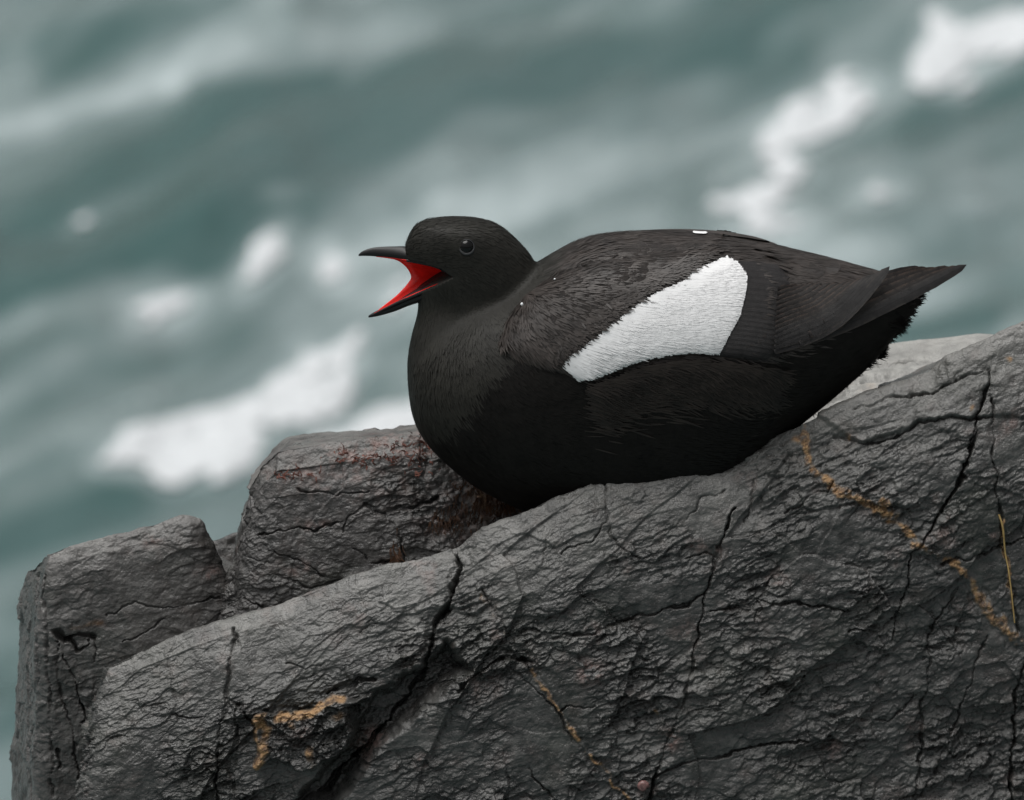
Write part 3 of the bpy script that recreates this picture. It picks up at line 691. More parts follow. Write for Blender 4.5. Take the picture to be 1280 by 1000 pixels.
# head and neck: py, front x, back x, half width
neck = [(275.5, 556, 582, 8), (277.5, 535, 604, 22), (282, 520, 621, 31), (290, 514, 634, 36), (300, 508.5, 645, 39), (312, 505.5, 657, 40), (328, 507.5, 668, 41), (345, 513, 679, 42), (362, 519, 689, 42), (380, 523, 699, 44), (396, 521, 708, 54), (415, 516, 716, 68),
        (440, 511, 722, 84), (470, 509.5, 722, 96), (500, 514, 715, 100), (530, 530, 700, 84), (555, 560, 680, 50)]
bm2 = bmesh.new(); rings = []
for py, x0, x1, w in interp_rows(neck, 60):
    xc = (x0 + x1) / 2 - 640; a = (x1 - x0) / 2; z = zpy(py)
    rings.append(ell_ring(lambda c, s: (xc + a * c, w * s, z), 44, 2.1))
loft_closed(bm2, rings)
tmp2 = bpy.data.meshes.new('tmp2'); bm2.to_mesh(tmp2); bm.from_mesh(tmp2); bm.to_mesh(body_me)
tob = bpy.data.objects.new('tmp_body', body_me); COL.objects.link(tob)
md = tob.modifiers.new('r', 'REMESH'); md.mode = 'VOXEL'; md.voxel_size = 3.0
md = tob.modifiers.new('s', 'SMOOTH'); md.factor = 0.5; md.iterations = 36
# carve the open gape
gb = bmesh.new(); gape = [(567, 335.5), (552, 326), (530, 321), (505, 320.5), (430, 314), (430, 402), (466, 397), (500, 379), (530, 358)]
fr = [gb.verts.new((x - 640, -90, zpy(y))) for x, y in gape]; bk = [gb.verts.new((x - 640, 90, zpy(y))) for x, y in gape]
gb.faces.new(fr); gb.faces.new(bk[::-1])
for k in range(len(gape)): gb.faces.new((fr[k], bk[k], bk[(k + 1) % len(gape)], fr[(k + 1) % len(gape)]))
bmesh.ops.recalc_face_normals(gb, faces=gb.faces[:])
gme = bpy.data.meshes.new('tmpg'); gb.to_mesh(gme); gob = bpy.data.objects.new('tmp_gape', gme); COL.objects.link(gob)
md = tob.modifiers.new('b', 'BOOLEAN'); md.operation = 'DIFFERENCE'; md.object = gob; md.solver = 'EXACT'
dg = bpy.context.evaluated_depsgraph_get(); ev = tob.evaluated_get(dg)
bird_me = bpy.data.meshes.new_from_object(ev, depsgraph=dg); bird_me.name = 'body'
bpy.data.objects.remove(tob); bpy.data.objects.remove(gob)
nvb = len(bird_me.vertices); BV = np.zeros(nvb * 3, np.float32); bird_me.vertices.foreach_get('co', BV); BV = BV.reshape(-1, 3)
bird_me.calc_loop_triangles(); nt_ = len(bird_me.loop_triangles); TR = np.zeros(nt_ * 3, np.int32); bird_me.loop_triangles.foreach_get('vertices', TR); TR = TR.reshape(-1, 3)
bvh = BVHTree.FromPolygons([tuple(v) for v in BV.tolist()], TR.tolist())
bird_me.polygons.foreach_set('use_smooth', np.ones(len(bird_me.polygons), bool))
bird_me.vertices.foreach_set('co', (BV * S).ravel()); bird_me.update()

bird = link('guillemot', None, label='black seabird with white wing patch and open red mouth, sitting on the rock', cat='bird')
bird.location = (0, 0, zpy(640) * S)
BZ = zpy(640) * S
def bpart(name, me, mat, parent=None, **kw):
    o = link(name, me, mat, parent or bird, **kw)
    if o.parent is bird: o.matrix_parent_inverse = Matrix.Translation((0, 0, -BZ))
    return o
# body tones: sooty head/neck, belly painted blacker to carry its underside shade
body = bpart('body', bird_me, M['plume_head'])
bird_me.materials.append(M['plume_black']); bird_me.materials.append(M['plume_back'])
fw = Vector(FWD)
def drape(px, py, lift=0.0):
    """point on the near side of the body as seen at px,py, lifted along the surface normal"""
    d = Vector(ray_dir(px, py)).normalized(); o = Vector(CAM) + d * (F - 900)
    hit = bvh.ray_cast(o, d)
    if hit[0] is None: return None
    n = hit[1] if hit[1].dot(d) < 0 else -hit[1]
    return np.array(hit[0] + n * lift)
def tone(px, py, P):
    """0 head/neck, 1 belly and flanks, 2 back"""
    back_line = np.interp(px, [600, 640, 690, 725, 770, 900, 985, 1160], [330, 425, 452, 470, 460, 446, 440, 352])
    r = np.where(py < back_line, 2, 1)
    return np.where((px < 690) & (py < np.interp(px, [500, 560, 620, 655, 672, 690], [560, 540, 465, 400, 372, 322])), 0, r)
cx_ = np.zeros((len(bird_me.polygons), 3), np.float32); bird_me.polygons.foreach_get('center', cx_.ravel()) if False else None
cen = np.zeros(len(bird_me.polygons) * 3, np.float32); bird_me.polygons.foreach_get('center', cen); cen = cen.reshape(-1, 3) / S
cpx, cpy = proj(cen * np.array([1, 1, 1]) * np.where(np.arange(3)[None] == 1, -np.sign(cen[:, 1:2]), 1))
bird_me.polygons.foreach_set('material_index', tone(cpx, cpy, cen).astype(np.int32))

# --- bill, mouth, tongue
def bill_mesh(name, rows, e, n=20, up=-0.35):
    b2 = bmesh.new(); rings = []
    for x, t, b_, w in interp_rows(rows, 36):
        zc = (zpy(t) + zpy(b_)) / 2; h = max((zpy(t) - zpy(b_)) / 2, 0.3); w = max(w, 0.4)
        rings.append([(np.array(p) * S).tolist() for p in ell_ring(lambda c, s: ((x - 640), w * c * (1 + up * s), zc + h * s), n, e)])
    loft_closed(b2, rings); me = bpy.data.meshes.new(name); b2.to_mesh(me); b2.free()
    for p in me.polygons: p.use_smooth = True
    return me
ub_ = bpart('upper_bill', bill_mesh('upper_bill', [(449, 318.8, 320.8, 0.6), (455, 314.2, 320.6, 2.2), (466, 310.5, 320.8, 3.8), (480, 309.2, 322.2, 5.6), (495, 308.8, 324.2, 7.5), (508, 309, 325.4, 10.5), (522, 314, 324.5, 17), (538, 319, 326, 25), (553, 325.5, 331, 33), (565, 331.5, 336, 37)], 1.9), M['bill'])
lb_ = bpart('lower_bill', bill_mesh('lower_bill', [(461, 394.8, 397.2, 0.6), (468, 390.5, 396.4, 2.4), (480, 385, 393.6, 4.2), (495, 378, 389, 6.2), (512, 367.5, 382, 11), (535, 354.5, 374, 21), (562, 340.5, 362, 33)], 1.9, up=0.15), M['bill'])
def rim(parent_me, pts, side, rad, name):
    R_ = interp_rows([(x, y) for x, y in pts], 26); VV = []
    for x, y in R_:
        r_ = rad * min(1, 0.35 + (x - 455) / 60)
        for k in range(9):
            a = 2 * math.pi * k / 8; c_ = W(x, y, side * bw(x) * 0.99); VV.append((c_[0], c_[1] + r_ * 0.8 * math.cos(a), c_[2] + r_ * math.sin(a)))
    bpart(name, grid_mesh(name, np.array(VV), 26, 9), M['bill'], parent_me)
def bw(x): return float(np.interp(x, [450, 480, 500, 530, 567], [0.5, 4.6, 7.5, 19.5, 36]))
near = [(470, 320.4), (490, 322.8), (515, 326.8), (540, 331.5), (556, 337.5), (567, 346), (556, 351), (538, 358.8), (516, 368), (494, 378), (468, 391.5)]
midc = [(470, 319.5), (490, 321.0), (515, 323.5), (550, 327), (585, 334), (606, 349), (585, 359), (550, 366), (520, 375), (495, 384), (468, 393.5)]
farc = [(470, 320.4), (484, 322.2), (495, 324.6), (503, 329.5), (510, 337), (514, 346.5), (510, 354), (504, 361), (496, 369), (486, 377), (468, 391.5)]
def bw(x): return float(np.interp(x, [450, 480, 500, 530, 567], [0.5, 4.6, 7.5, 19.5, 36]))
rim(lb_, [(464, 394.5), (494, 380), (516, 370.5), (538, 361), (556, 353), (569, 346.8)], -1, 2.3, 'bill_edge')
rim(ub_, [(508, 325.5), (520, 327.5), (540, 331.8), (556, 338), (569, 346)], -1, 2.0, 'bill_edge')
nr, mr, frc = (interp_rows(c, 44) for c in (near, midc, farc))
rows_ = []
for j in np.linspace(-1, 1, 25):
    if j < 0: base = nr * (j * j) + mr * (1 - j * j)
    else: base = frc * (j ** 1.5) + mr * (1 - j ** 1.5)
    rows_.append(np.array([W(x, y, j * bw(x) * 0.97) for x, y in base]))
V = np.array(rows_).reshape(-1, 3)
me = grid_mesh('mouth_lining', V, 25, 44); mo = bpart('mouth_lining', me, M['mouth'])
ml = mo.modifiers.new('thick', 'SOLIDIFY'); ml.thickness = 0.0006; ml.offset = 0
bt = bmesh.new(); rings = []
for x, y, w in interp_rows([(510, 372, 0.8), (521, 365.5, 2.6), (536, 358, 4.0), (552, 353, 4.4), (575, 352, 3.5)], 18):
    rings.append([(np.array(p) * S).tolist() for p in ell_ring(lambda c, s: (x - 640, w * c, zpy(y) + 1.6 * s), 12, 2)])
loft_closed(bt, rings); me = bpy.data.meshes.new('tongue'); bt.to_mesh(me); [setattr(p, 'use_smooth', True) for p in me.polygons]
bpart('tongue', me, M['tongue'])
# --- eyes (near and far)
hitp = drape(583.5, 308.5, 0.0); hn = Vector(hitp) - Vector(drape(583.5, 308.5, -1.0)); hn.normalize()
for sgn in (1, -1):
    be = bmesh.new(); bmesh.ops.create_uvsphere(be, u_segments=24, v_segments=16, radius=11.0 * S)
    me = bpy.data.meshes.new('eye'); be.to_mesh(me); [setattr(p, 'use_smooth', True) for p in me.polygons]
    c = hitp - np.array(hn) * 7.6; c = c * np.array([1, sgn, 1])
    eo = bpart('eye', me, M['eye']); eo.location = Vector(c * S)
    # lids: a slim rounded ring, thicker below
    n = Vector((hn.x, hn.y * sgn, hn.z)); q = n.to_track_quat('Z', 'Y').to_matrix()
    Vr = []; nu_, nv_ = 36, 10
    for i in range(nu_):
        a = 2 * math.pi * i / nu_; 
        for k in range(nv_):
            t = 2 * math.pi * k / (nv_ - 1); dirw = q @ Vector((math.cos(a), math.sin(a), 0))
            r2 = 0.6 + 1.3 * max(0, -dirw.z)
            p = dirw * (9.0 + r2 * math.cos(t)) + n * (7.3 + r2 * 0.8 * math.sin(t)); Vr.append(p)
    me = grid_mesh('eyelid', np.array(Vr), nu_, nv_, wrap_u=True)
    lid = link('eyelid', me, M['eyering'], eo)

# --- wing: a shell lying on the near side, then rows of feathers over it
def drape_many(px, py, lift):
    out = np.full((len(px), 3), np.nan)
    for i in range(len(px)):
        p = drape(px[i], py[i], lift[i] if hasattr(lift, '__len__') else lift)
        if p is not None: out[i] = p
    return out
wing_poly = [(622, 432), (632, 400), (655, 368), (690, 345), (740, 330), (800, 318), (860, 310), (912, 306), (948, 312), (976, 330), (986, 352), (982, 395), (976, 442), (955, 452), (900, 447), (860, 446), (800, 456), (755, 473), (726, 479), (700, 466), (672, 458), (645, 450)]
gx = np.arange(618, 992, 3.0); gy = np.arange(302, 486, 3.0)
GX, GY = np.meshgrid(gx, gy, indexing='ij'); sdw = poly_in(GX.ravel().astype(np.float32), GY.ravel().astype(np.float32), wing_poly)
wl_ = 8.0 * (1 - np.exp(-np.clip(sdw, 0, None) / 9.0)) - 0.8 + np.where(sdw < 0, -2.0, 0)
WP = drape_many(GX.ravel(), GY.ravel(), wl_)
ok = (sdw > -3) & ~np.isnan(WP[:, 0]); nv_ = len(gy)
A, B = np.meshgrid(np.arange(len(gx) - 1), np.arange(nv_ - 1), indexing='ij')
q = np.stack([A * nv_ + B, A * nv_ + B + 1, (A + 1) * nv_ + B + 1, (A + 1) * nv_ + B], -1).reshape(-1, 4); q = q[ok[q].all(1)]
used = np.unique(q); rm = np.zeros(len(WP), int); rm[used] = np.arange(len(used)); wingV = WP[used]; wingQ = rm[q]
wing_me = quads_mesh('wing', wingV * S, wingQ)
wing = bpart('wing', wing_me, M['plume_back'], label='near folded wing with white patch')
wbvh = BVHTree.FromPolygons([tuple(v) for v in wingV.tolist()], wingQ.tolist())
def drape2(px, py, lift=0.0):
    d = Vector(ray_dir(px, py)).normalized(); o = Vector(CAM) + d * (F - 900)
    h1 = bvh.ray_cast(o, d); h2 = wbvh.ray_cast(o, d)
    c = [h for h in (h1, h2) if h[0] is not None]
    if not c: return None, None
    h = min(c, key=lambda h: h[3]); n = h[1] if h[1].dot(d) < 0 else -h[1]
    return np.array(h[0] + n * lift), np.array(n)

FELL = [False]
def feather_mesh(name, path, width, lift0, lift1, tip=0.5, nl=14, nw=7, curve=0.0, camber=1.2, rag=0.0, seed=0, plane=False):
    """vane laid along a px path on the body; width in px; lift grows from root to tip"""
    FELL[0] = False; rr = random.Random(seed); Pp = interp_rows(path, nl); T = np.gradient(Pp, axis=0); T /= np.linalg.norm(T, axis=1)[:, None] + 1e-9
    Nn = np.stack([-T[:, 1], T[:, 0]], -1); V = np.zeros((nl, nw, 3)); last = None
    if plane:
        fs = [0.05, 0.3, 0.5, 0.62]; yy = []
        for f in fs:
            c = Pp[int(f * (nl - 1))]; p, n = drape2(c[0], c[1], lift0 + (lift1 - lift0) * f); yy.append(p[1] if p is not None else yy[-1])
        pf = np.polyfit(fs, yy, 1)
    for i in range(nl):
        f = i / (nl - 1)
        w = width * min(1.0, 0.45 + f * 2.2) * math.sqrt(max(0.0, 1 - max(0, (f - tip) / (1 - tip + 1e-6)) ** 2.2))
        w = max(w, width * 0.03) * (1 + rag * rr.uniform(-1, 1))
        for k in range(nw):
            s = (k / (nw - 1) - 0.5) * 2
            pxy = Pp[i] + Nn[i] * s * w * 0.5
            lf = lift0 + (lift1 - lift0) * f + camber * (1 - s * s)
            if plane:
                V[i, k] = W(pxy[0], pxy[1], np.polyval(pf, f) - camber * (1 - s * s)); continue
            p, n = drape2(pxy[0], pxy[1], lf)
            if p is None or (last is not None and abs(p[1] - last[1]) > 22):
                FELL[0] = True
                y = last[1] + 0.6 if last is not None else -40
                p = W(pxy[0], pxy[1], y)
            V[i, k] = p
        last = V[i, nw // 2]
    me = grid_mesh(name, V.reshape(-1, 3), nl, nw)
    uv = me.attributes.new('vane', 'FLOAT_VECTOR', 'POINT')
    U = np.stack(np.meshgrid(np.linspace(0, 1, nl), np.linspace(-1, 1, nw), indexing='ij') + [np.full((nl, nw), seed * 0.37)], -1)
    uv.data.foreach_set('vector', U.astype(np.float32).ravel())
    return me
def vane_material(name, col, edge, rough=0.55, bump=0.5):
    m, nt, b = new_mat(name)
    at = nd(nt, 'ShaderNodeAttribute'); at.attribute_name = 'vane'
    sx = nt.nodes.new('ShaderNodeSeparateXYZ'); nt.links.new(at.outputs['Vector'], sx.inputs[0])
    ab = mul(nt, sx.outputs[1], 0, 'ABSOLUTE')
    # barbs run outward and toward the tip
    ph = mul(nt, mul(nt, sx.outputs[0], 55.0), mul(nt, ab, 14.0), 'SUBTRACT')
    w = nt.nodes.new('ShaderNodeMath'); w.operation = 'SINE'; nt.links.new(mul(nt, ph, 6.28), w.inputs[0])
    co = nt.nodes.new('ShaderNodeTexCoord').outputs['Object']
    n = tex(nt, 260, 4, 0.6, co)
    k_ = 0.65 if col[0] < 0.3 else 0.96
    c = mixc(nt, ramp(nt, n, 0.3, 0.7), tuple(v * k_ for v in col), tuple(v * (2 - k_) for v in col))
    if col[0] < 0.3: c = mixc(nt, ramp(nt, ab, 0.10, 0.03, 0, 0.7), c, tuple(v * 0.35 for v in col))
    c = mixc(nt, mul(nt, ramp(nt, ab, 0.6, 1.0), ramp(nt, n, 0.35, 0.6)), c, edge)
    nt.links.new(c, b.inputs['Base Color']); b.inputs['Roughness'].default_value = rough; b.inputs['Specular IOR Level'].default_value = 0.3
    bp = nd(nt, 'ShaderNodeBump'); bp.inputs['Strength'].default_value = bump; bp.inputs['Distance'].default_value = 0.0006
    nt.links.new(mul(nt, w.outputs[0], n), bp.inputs['Height']); nt.links.new(bp.outputs[0], b.inputs['Normal'])
    return m
M['vane'] = vane_material('dark_flight_feather', (0.021, 0.019, 0.0195), (0.050, 0.041, 0.036))
M['vane_worn'] = vane_material('worn_flight_feather', (0.024, 0.0195, 0.018), (0.085, 0.055, 0.042))
# primaries: long blades sweeping from the wrist to the wing tip
prim = []
tipx = [(1112, 333), (1106, 336), (1094, 342), (1080, 347), (1062, 352), (1046, 354), (1030, 354), (1014, 356), (1000, 360)]
tipx = interp_rows(tipx, 14)
for i in range(14):
    f = i / 13
    root = (968 + 4 * f, 440 - 78 * f); tp = tipx[i]
    midp = ((root[0] + tp[0]) / 2 + 6 * (1 - f), (root[1] + tp[1]) / 2 + 16 * (1 - f) * 1.1)
    me = feather_mesh('primary_feather', [root, midp, tp], 13.5 - 2.5 * f, 4.0 + 0.28 * i, 4.5 + 0.36 * i, tip=0.62, nl=20, nw=7, camber=0.4, plane=True, rag=0.04 + 0.05 * f, seed=i + 3)
    bpart('primary_feather', me, M['vane'] if i < 5 else M['vane_worn'], wing)
# greater coverts / secondaries: the dark band behind the white patch
for i in range(18):
    f = 0.17 + 0.83 * i / 17
    r = (np.interp(f, [0, 0.15, 0.5, 1], [880, 898, 900, 872]), np.interp(f, [0, 0.15, 0.5, 1], [320, 330, 382, 438]))
    t = (np.interp(f, [0, 0.1, 0.25, 0.6, 1], [958, 982, 987, 984, 974]), np.interp(f, [0, 0.1, 0.25, 0.6, 1], [312, 330, 352, 402, 450]))
    mp_ = ((r[0] + t[0]) / 2, (r[1] + t[1]) / 2 - 5 + 3 * f)
    me = feather_mesh('covert_feather', [r, mp_, t], 12.5, 0.25 + 0.03 * i, 1.3 + 0.10 * i, tip=0.75, nl=16, nw=7, camber=0.35, rag=0.04, seed=i + 40)
    bpart('covert_feather', me, M['vane'], wing)

M['vane_back'] = vane_material('mantle_feather', (0.027, 0.0228, 0.021), (0.043, 0.036, 0.032), 0.5)
CONTOUR = True
# --- fine plumage: short blades laid along the flow of the feathers
FLOWP = [((505, 315), (1.0, -0.1)), ((540, 280), (1, -0.15)), ((590, 280), (1, 0.25)), ((640, 310), (0.7, 0.8)), ((560, 320), (1, 0.1)), ((610, 340), (0.8, 0.6)), ((530, 390), (-0.15, 1)), ((580, 400), (0.15, 1)), ((650, 380), (0.5, 0.9)),
         ((515, 460), (0.15, 1)), ((580, 470), (0.45, 1)), ((640, 450), (0.7, 0.7)), ((530, 540), (0.7, 0.7)), ((600, 570), (1, 0.35)), ((700, 400), (0.8, 0.55)), ((700, 330), (1, -0.15)), ((760, 350), (1, 0.15)), ((820, 300), (1, 0.02)),
         ((760, 420), (0.9, 0.35)), ((880, 330), (1, 0.1)), ((950, 310), (1, 0.15)), ((1050, 330), (1, 0.15)), ((700, 520), (1, 0.15)), ((800, 500), (1, 0.0)), ((880, 480), (0.85, 0.45)), ((940, 480), (0.75, 0.65)), ((800, 600), (1, -0.1)),
         ((950, 540), (0.95, -0.2)), ((1000, 480), (0.95, -0.1)), ((1080, 430), (0.9, -0.3)), ((1120, 390), (0.9, -0.1)), ((860, 400), (1, 0.1)), ((800, 430), (1, 0.12)), ((900, 360), (1, 0.1))]
FP = np.array([p[0] for p in FLOWP], float); FV = np.array([p[1] for p in FLOWP], float); FV /= np.linalg.norm(FV, axis=1)[:, None]
def flow(px, py):
    w = 1.0 / (((px[:, None] - FP[:, 0]) ** 2 + (py[:, None] - FP[:, 1]) ** 2) ** 1.3 + 400)
    v = (w[:, :, None] * FV[None]).sum(1); v /= np.linalg.norm(v, axis=1)[:, None] + 1e-9
    return v
def sample_tris(V, T, n, rng):
    a, b_, c = V[T[:, 0]], V[T[:, 1]], V[T[:, 2]]; cr = np.cross(b_ - a, c - a); ar = np.linalg.norm(cr, axis=1)
    k = rng.choice(len(T), n, p=ar / ar.sum()); u, v = rng.rand(n), rng.rand(n); m_ = u + v > 1; u[m_] = 1 - u[m_]; v[m_] = 1 - v[m_]
    return a[k] + u[:, None] * (b_ - a)[k] + v[:, None] * (c - a)[k], cr[k] / (ar[k][:, None] + 1e-9)
def blades(Pt, Nn, L, Wd, lift, rng, jit=0.22, bendout=0.0):
    """3-quad tapering blades in units; returns verts, quads"""
    n = len(Pt); Pm = Pt.copy(); Pm[:, 1] = -np.abs(Pm[:, 1]); fl = flow(*proj(Pm))
    D = np.stack([fl[:, 0], np.zeros(n), -fl[:, 1]], -1)
    D += rng.normal(size=(n, 3)) * jit
    D -= (D * Nn).sum(1)[:, None] * Nn; D /= np.linalg.norm(D, axis=1)[:, None] + 1e-9
    Sd = np.cross(D, Nn)
    rowsv = []
    for f, wf in ((0, 0.55), (0.38, 1.0), (0.75, 0.72), (1.0, 0.12)):
        c = Pt + D * (L * f)[:, None] + Nn * (lift * (f ** 1.0) + bendout * f * f + 0.35)[:, None]
        rowsv.append(c - Sd * (Wd * wf / 2)[:, None]); rowsv.append(c + Sd * (Wd * wf / 2)[:, None])
    V = np.stack(rowsv, 1).reshape(-1, 3); base = (np.arange(n) * 8)[:, None]
    q = np.concatenate([base + np.array([0, 1, 3, 2]), base + np.array([2, 3, 5, 4]), base + np.array([4, 5, 7, 6])], 0)
    return V, q
WHITE = [(702, 458), (708, 446), (728, 433), (745, 419), (772, 398), (800, 377), (826, 361), (856, 350), (862, 340), (893, 326), (908, 320), (924, 328), (935, 345), (934, 362), (926, 395), (912, 420), (900, 444), (870, 441), (842, 443), (800, 451), (765, 464), (742, 474), (722, 476)]
rng = np.random.RandomState(11)
TRq = np.concatenate([wingQ[:, [0, 1, 2]], wingQ[:, [0, 2, 3]]])
P1, N1 = sample_tris(BV.astype(float), TR, 74000, rng)
P2, N2 = sample_tris(wingV, TRq, 17000, rng)
N2[(N2[:, 1] > 0)] *= -1
PA = np.concatenate([P1, P2]); NA = np.concatenate([N1, N2]); isw = np.concatenate([np.zeros(len(P1), bool), np.ones(len(P2), bool)])
ppx, ppy = proj(PA)
ppx2, ppy2 = PA[:, 0] + 640, 500 - PA[:, 2] * CT
sdW = poly_in((ppx + 2.0 * rng.normal(size=len(PA))).astype(np.float32), (ppy + 1.5 * rng.normal(size=len(PA))).astype(np.float32), WHITE)
near_side = PA[:, 1] < 5
in_white = isw & (sdW > 0)
gap = poly_in(ppx2.astype(np.float32), ppy2.astype(np.float32), [(440, 313), (500, 320), (545, 322), (569, 335), (530, 360), (500, 380), (440, 400)])
bandp = poly_in(ppx.astype(np.float32), ppy.astype(np.float32), [(915, 318), (950, 312), (985, 345), (978, 448), (905, 446), (930, 395), (938, 350)])
drop_ = (gap > -3) | (isw & (bandp > 4)) | (np.hypot(ppx - 583.5, ppy - 308.5) < 11.5) | ((np.hypot(ppx2 - 583.5, ppy2 - 308.5) < 13) & ~near_side)
PMm = PA.copy(); PMm[:, 1] = -np.abs(PMm[:, 1]); mpx, mpy = proj(PMm)
tn = tone(mpx + 4 * rng.normal(size=len(PA)), mpy + 4 * rng.normal(size=len(PA)), PA); tn = np.where(isw, 2, tn)
headness = sstep(-np.hypot((ppx2 - 575) / 1.15, ppy2 - 325), -85, -55)
Lb = np.interp(ppx2, [500, 640, 760, 950, 1140], [10, 13, 17, 22, 24]) * rng.uniform(0.75, 1.25, len(PA)); Lb = Lb * (1 - 0.45 * headness) * 1.35
wid = np.interp(ppx2, [500, 640, 900, 1140], [1.7, 2.0, 2.3, 2.3]) * rng.uniform(0.7, 1.3, len(PA)) * (1 - 0.2 * headness)
lf = rng.uniform(0.08, 0.38, len(PA))
vent = sstep(ppx2, 960, 1060) * sstep(ppy2, 380, 430); Lb = Lb * (1 - 0.35 * vent); wid = wid * (1 - 0.3 * vent)
allv = {0: [], 1: [], 2: []}; allq = {0: [], 1: [], 2: []}
for t in (0, 1, 2):
    s_ = (tn == t) & ~drop_ & ~in_white
    if t == 2: s_ &= (rng.rand(len(PA)) < 0.5)
    Vb, qb = blades(PA[s_], NA[s_], Lb[s_], wid[s_], lf[s_], rng, jit=0.09)
    nm = ('head_plumage', 'belly_plumage', 'back_plumage')[t]
    bpart(nm, quads_mesh(nm, Vb * S, qb), M[('plume_head', 'plume_black', 'plume_back')[t]], kind='stuff')
# layered contour feathers on mantle, scapulars and shoulder, each a soft rounded vane
cv, cq, cu, nb = [], [], [], 0
mant = [(672, 345), (700, 322), (750, 305), (820, 298), (900, 302), (960, 312), (1040, 330), (1080, 345), (1000, 345), (970, 322), (905, 312), (850, 338), (800, 368), (745, 408), (705, 440), (670, 430), (645, 410)]
rgc = np.random.RandomState(5); spots = []
for yy in np.arange(300, 445, 8.5):
    for xx in np.arange(645, 1085, 15.0):
        x_, y_ = xx + rgc.normal() * 4 + (6 if int(yy / 8.5) % 2 else 0), yy + rgc.normal() * 2.5
        if poly_in(np.array([x_]), np.array([y_]), mant)[0] > 2: spots.append((x_, y_))
spots.sort(key=lambda t: -t[0])                      # hind feathers first, front ones lie over them
for i, (x_, y_) in enumerate(spots):
    v_ = flow(np.array([x_]), np.array([y_]))[0]; L = rgc.uniform(26, 36)
    if any((lambda r: r[1] is None or -(r[1] @ FWD) < 0.5)(drape2(x_ + v_[0] * L * k_, y_ + v_[1] * L * k_)) for k_ in (0, 0.5, 1.0)): continue
    try: me_ = feather_mesh('tmpf', [(x_, y_), (x_ + v_[0] * L / 2, y_ + v_[1] * L / 2), (x_ + v_[0] * L, y_ + v_[1] * L)], rgc.uniform(13, 17), -0.3, 1.0 + 0.5 * rgc.rand(), tip=0.5, nl=8, nw=5, camber=0.35, seed=i)
    except Exception: continue
    a_ = np.zeros(40 * 3, np.float32); me_.vertices.foreach_get('co', a_); a_ = a_.reshape(-1, 3)
    if FELL[0] or np.ptp(a_[:, 1]) > 40 * S: continue
    cv.append(a_); A_, B_ = np.meshgrid(np.arange(7), np.arange(4), indexing='ij')
    cq.append(np.stack([A_ * 5 + B_, (A_ + 1) * 5 + B_, (A_ + 1) * 5 + B_ + 1, A_ * 5 + B_ + 1], -1).reshape(-1, 4) + nb); nb += 40
    cu.append(np.stack(np.meshgrid(np.linspace(0, 1, 8), np.linspace(-1, 1, 5), indexing='ij') + [np.full((8, 5), i * 0.37)], -1).reshape(-1, 3))
cme = quads_mesh('mantle_feathers', np.concatenate(cv), np.concatenate(cq)); ua = cme.attributes.new('vane', 'FLOAT_VECTOR', 'POINT'); ua.data.foreach_set('vector', np.concatenate(cu).astype(np.float32).ravel())
bpart('mantle_feathers', cme, M['vane_back'], kind='stuff')
# white patch: soft white coverts
n_w = 8000; PWx = rng.uniform(698, 938, n_w * 3); PWy = rng.uniform(318, 478, n_w * 3)
sdp = poly_in(PWx.astype(np.float32), PWy.astype(np.float32), WHITE); kk = np.where(sdp > 1.0)[0][:n_w]
pts, nrm = [], []
for i in kk:
    p, n = drape2(PWx[i], PWy[i], 2.0)
    if p is not None: pts.append(p); nrm.append(n)
pts = np.array(pts); nrm = np.array(nrm); fx, fy = proj(pts); sdp = poly_in(fx.astype(np.float32), fy.astype(np.float32), WHITE)
rowq = (fx * 0.55 + fy * 0.2 + 9 * noise(np.stack([fx, fy, fx * 0], -1), 16)) / 17.0; rowf = rowq - np.floor(rowq)
Lw = rng.uniform(18, 34, len(pts)); right = np.interp(fy, [320, 345, 362, 395, 420, 445], [918, 936, 936, 928, 914, 902]) - fx
Lw = np.minimum(Lw, np.clip(right + 2, 5, 99)); flw = flow(fx, fy)
for _ in range(5):
    tx, ty = fx + flw[:, 0] * Lw, fy + flw[:, 1] * Lw; bad = poly_in(tx.astype(np.float32), ty.astype(np.float32), WHITE) < 0.5; Lw = np.where(bad, Lw * 0.65, Lw)
Vb, qb = blades(pts, nrm, Lw, rng.uniform(1.2, 2.6, len(pts)), 0.05 + 0.12 * rowf * rng.rand(len(pts)), rng, jit=0.05)
bpart('white_patch', quads_mesh('white_patch', Vb * S, qb), M['plume_white'], wing, kind='stuff', label='white wing patch')
# white underlayer so no dark body shows between the blades
sel = poly_in(GX.ravel().astype(np.float32), GY.ravel().astype(np.float32), WHITE)
wmask = ok & (sel > 4.0); WP2 = drape_many(GX.ravel(), GY.ravel(), wl_ + 2.2)
q2 = np.stack([A * nv_ + B, A * nv_ + B + 1, (A + 1) * nv_ + B + 1, (A + 1) * nv_ + B], -1).reshape(-1, 4); q2 = q2[wmask[q2].all(1)]
used = np.unique(q2); rm[used] = np.arange(len(used))
bpart('patch_down', quads_mesh('patch_down', WP2[used] * S, rm[q2]), M['plume_white'], wing)
M['vane_white'] = vane_material('white_covert', (0.70, 0.70, 0.705), (0.69, 0.69, 0.695), 0.6, 0.08)
wv_, wq_, wu_, nb = [], [], [], 0; spots = []
for yy in np.arange(322, 474, 9.0):
    for xx in np.arange(704, 935, 21.0):
        spots.append((xx + rgc.normal() * 3 + (10 if int(yy / 9) % 2 else 0), yy + rgc.normal() * 2))
spots.sort(key=lambda t: -t[0])
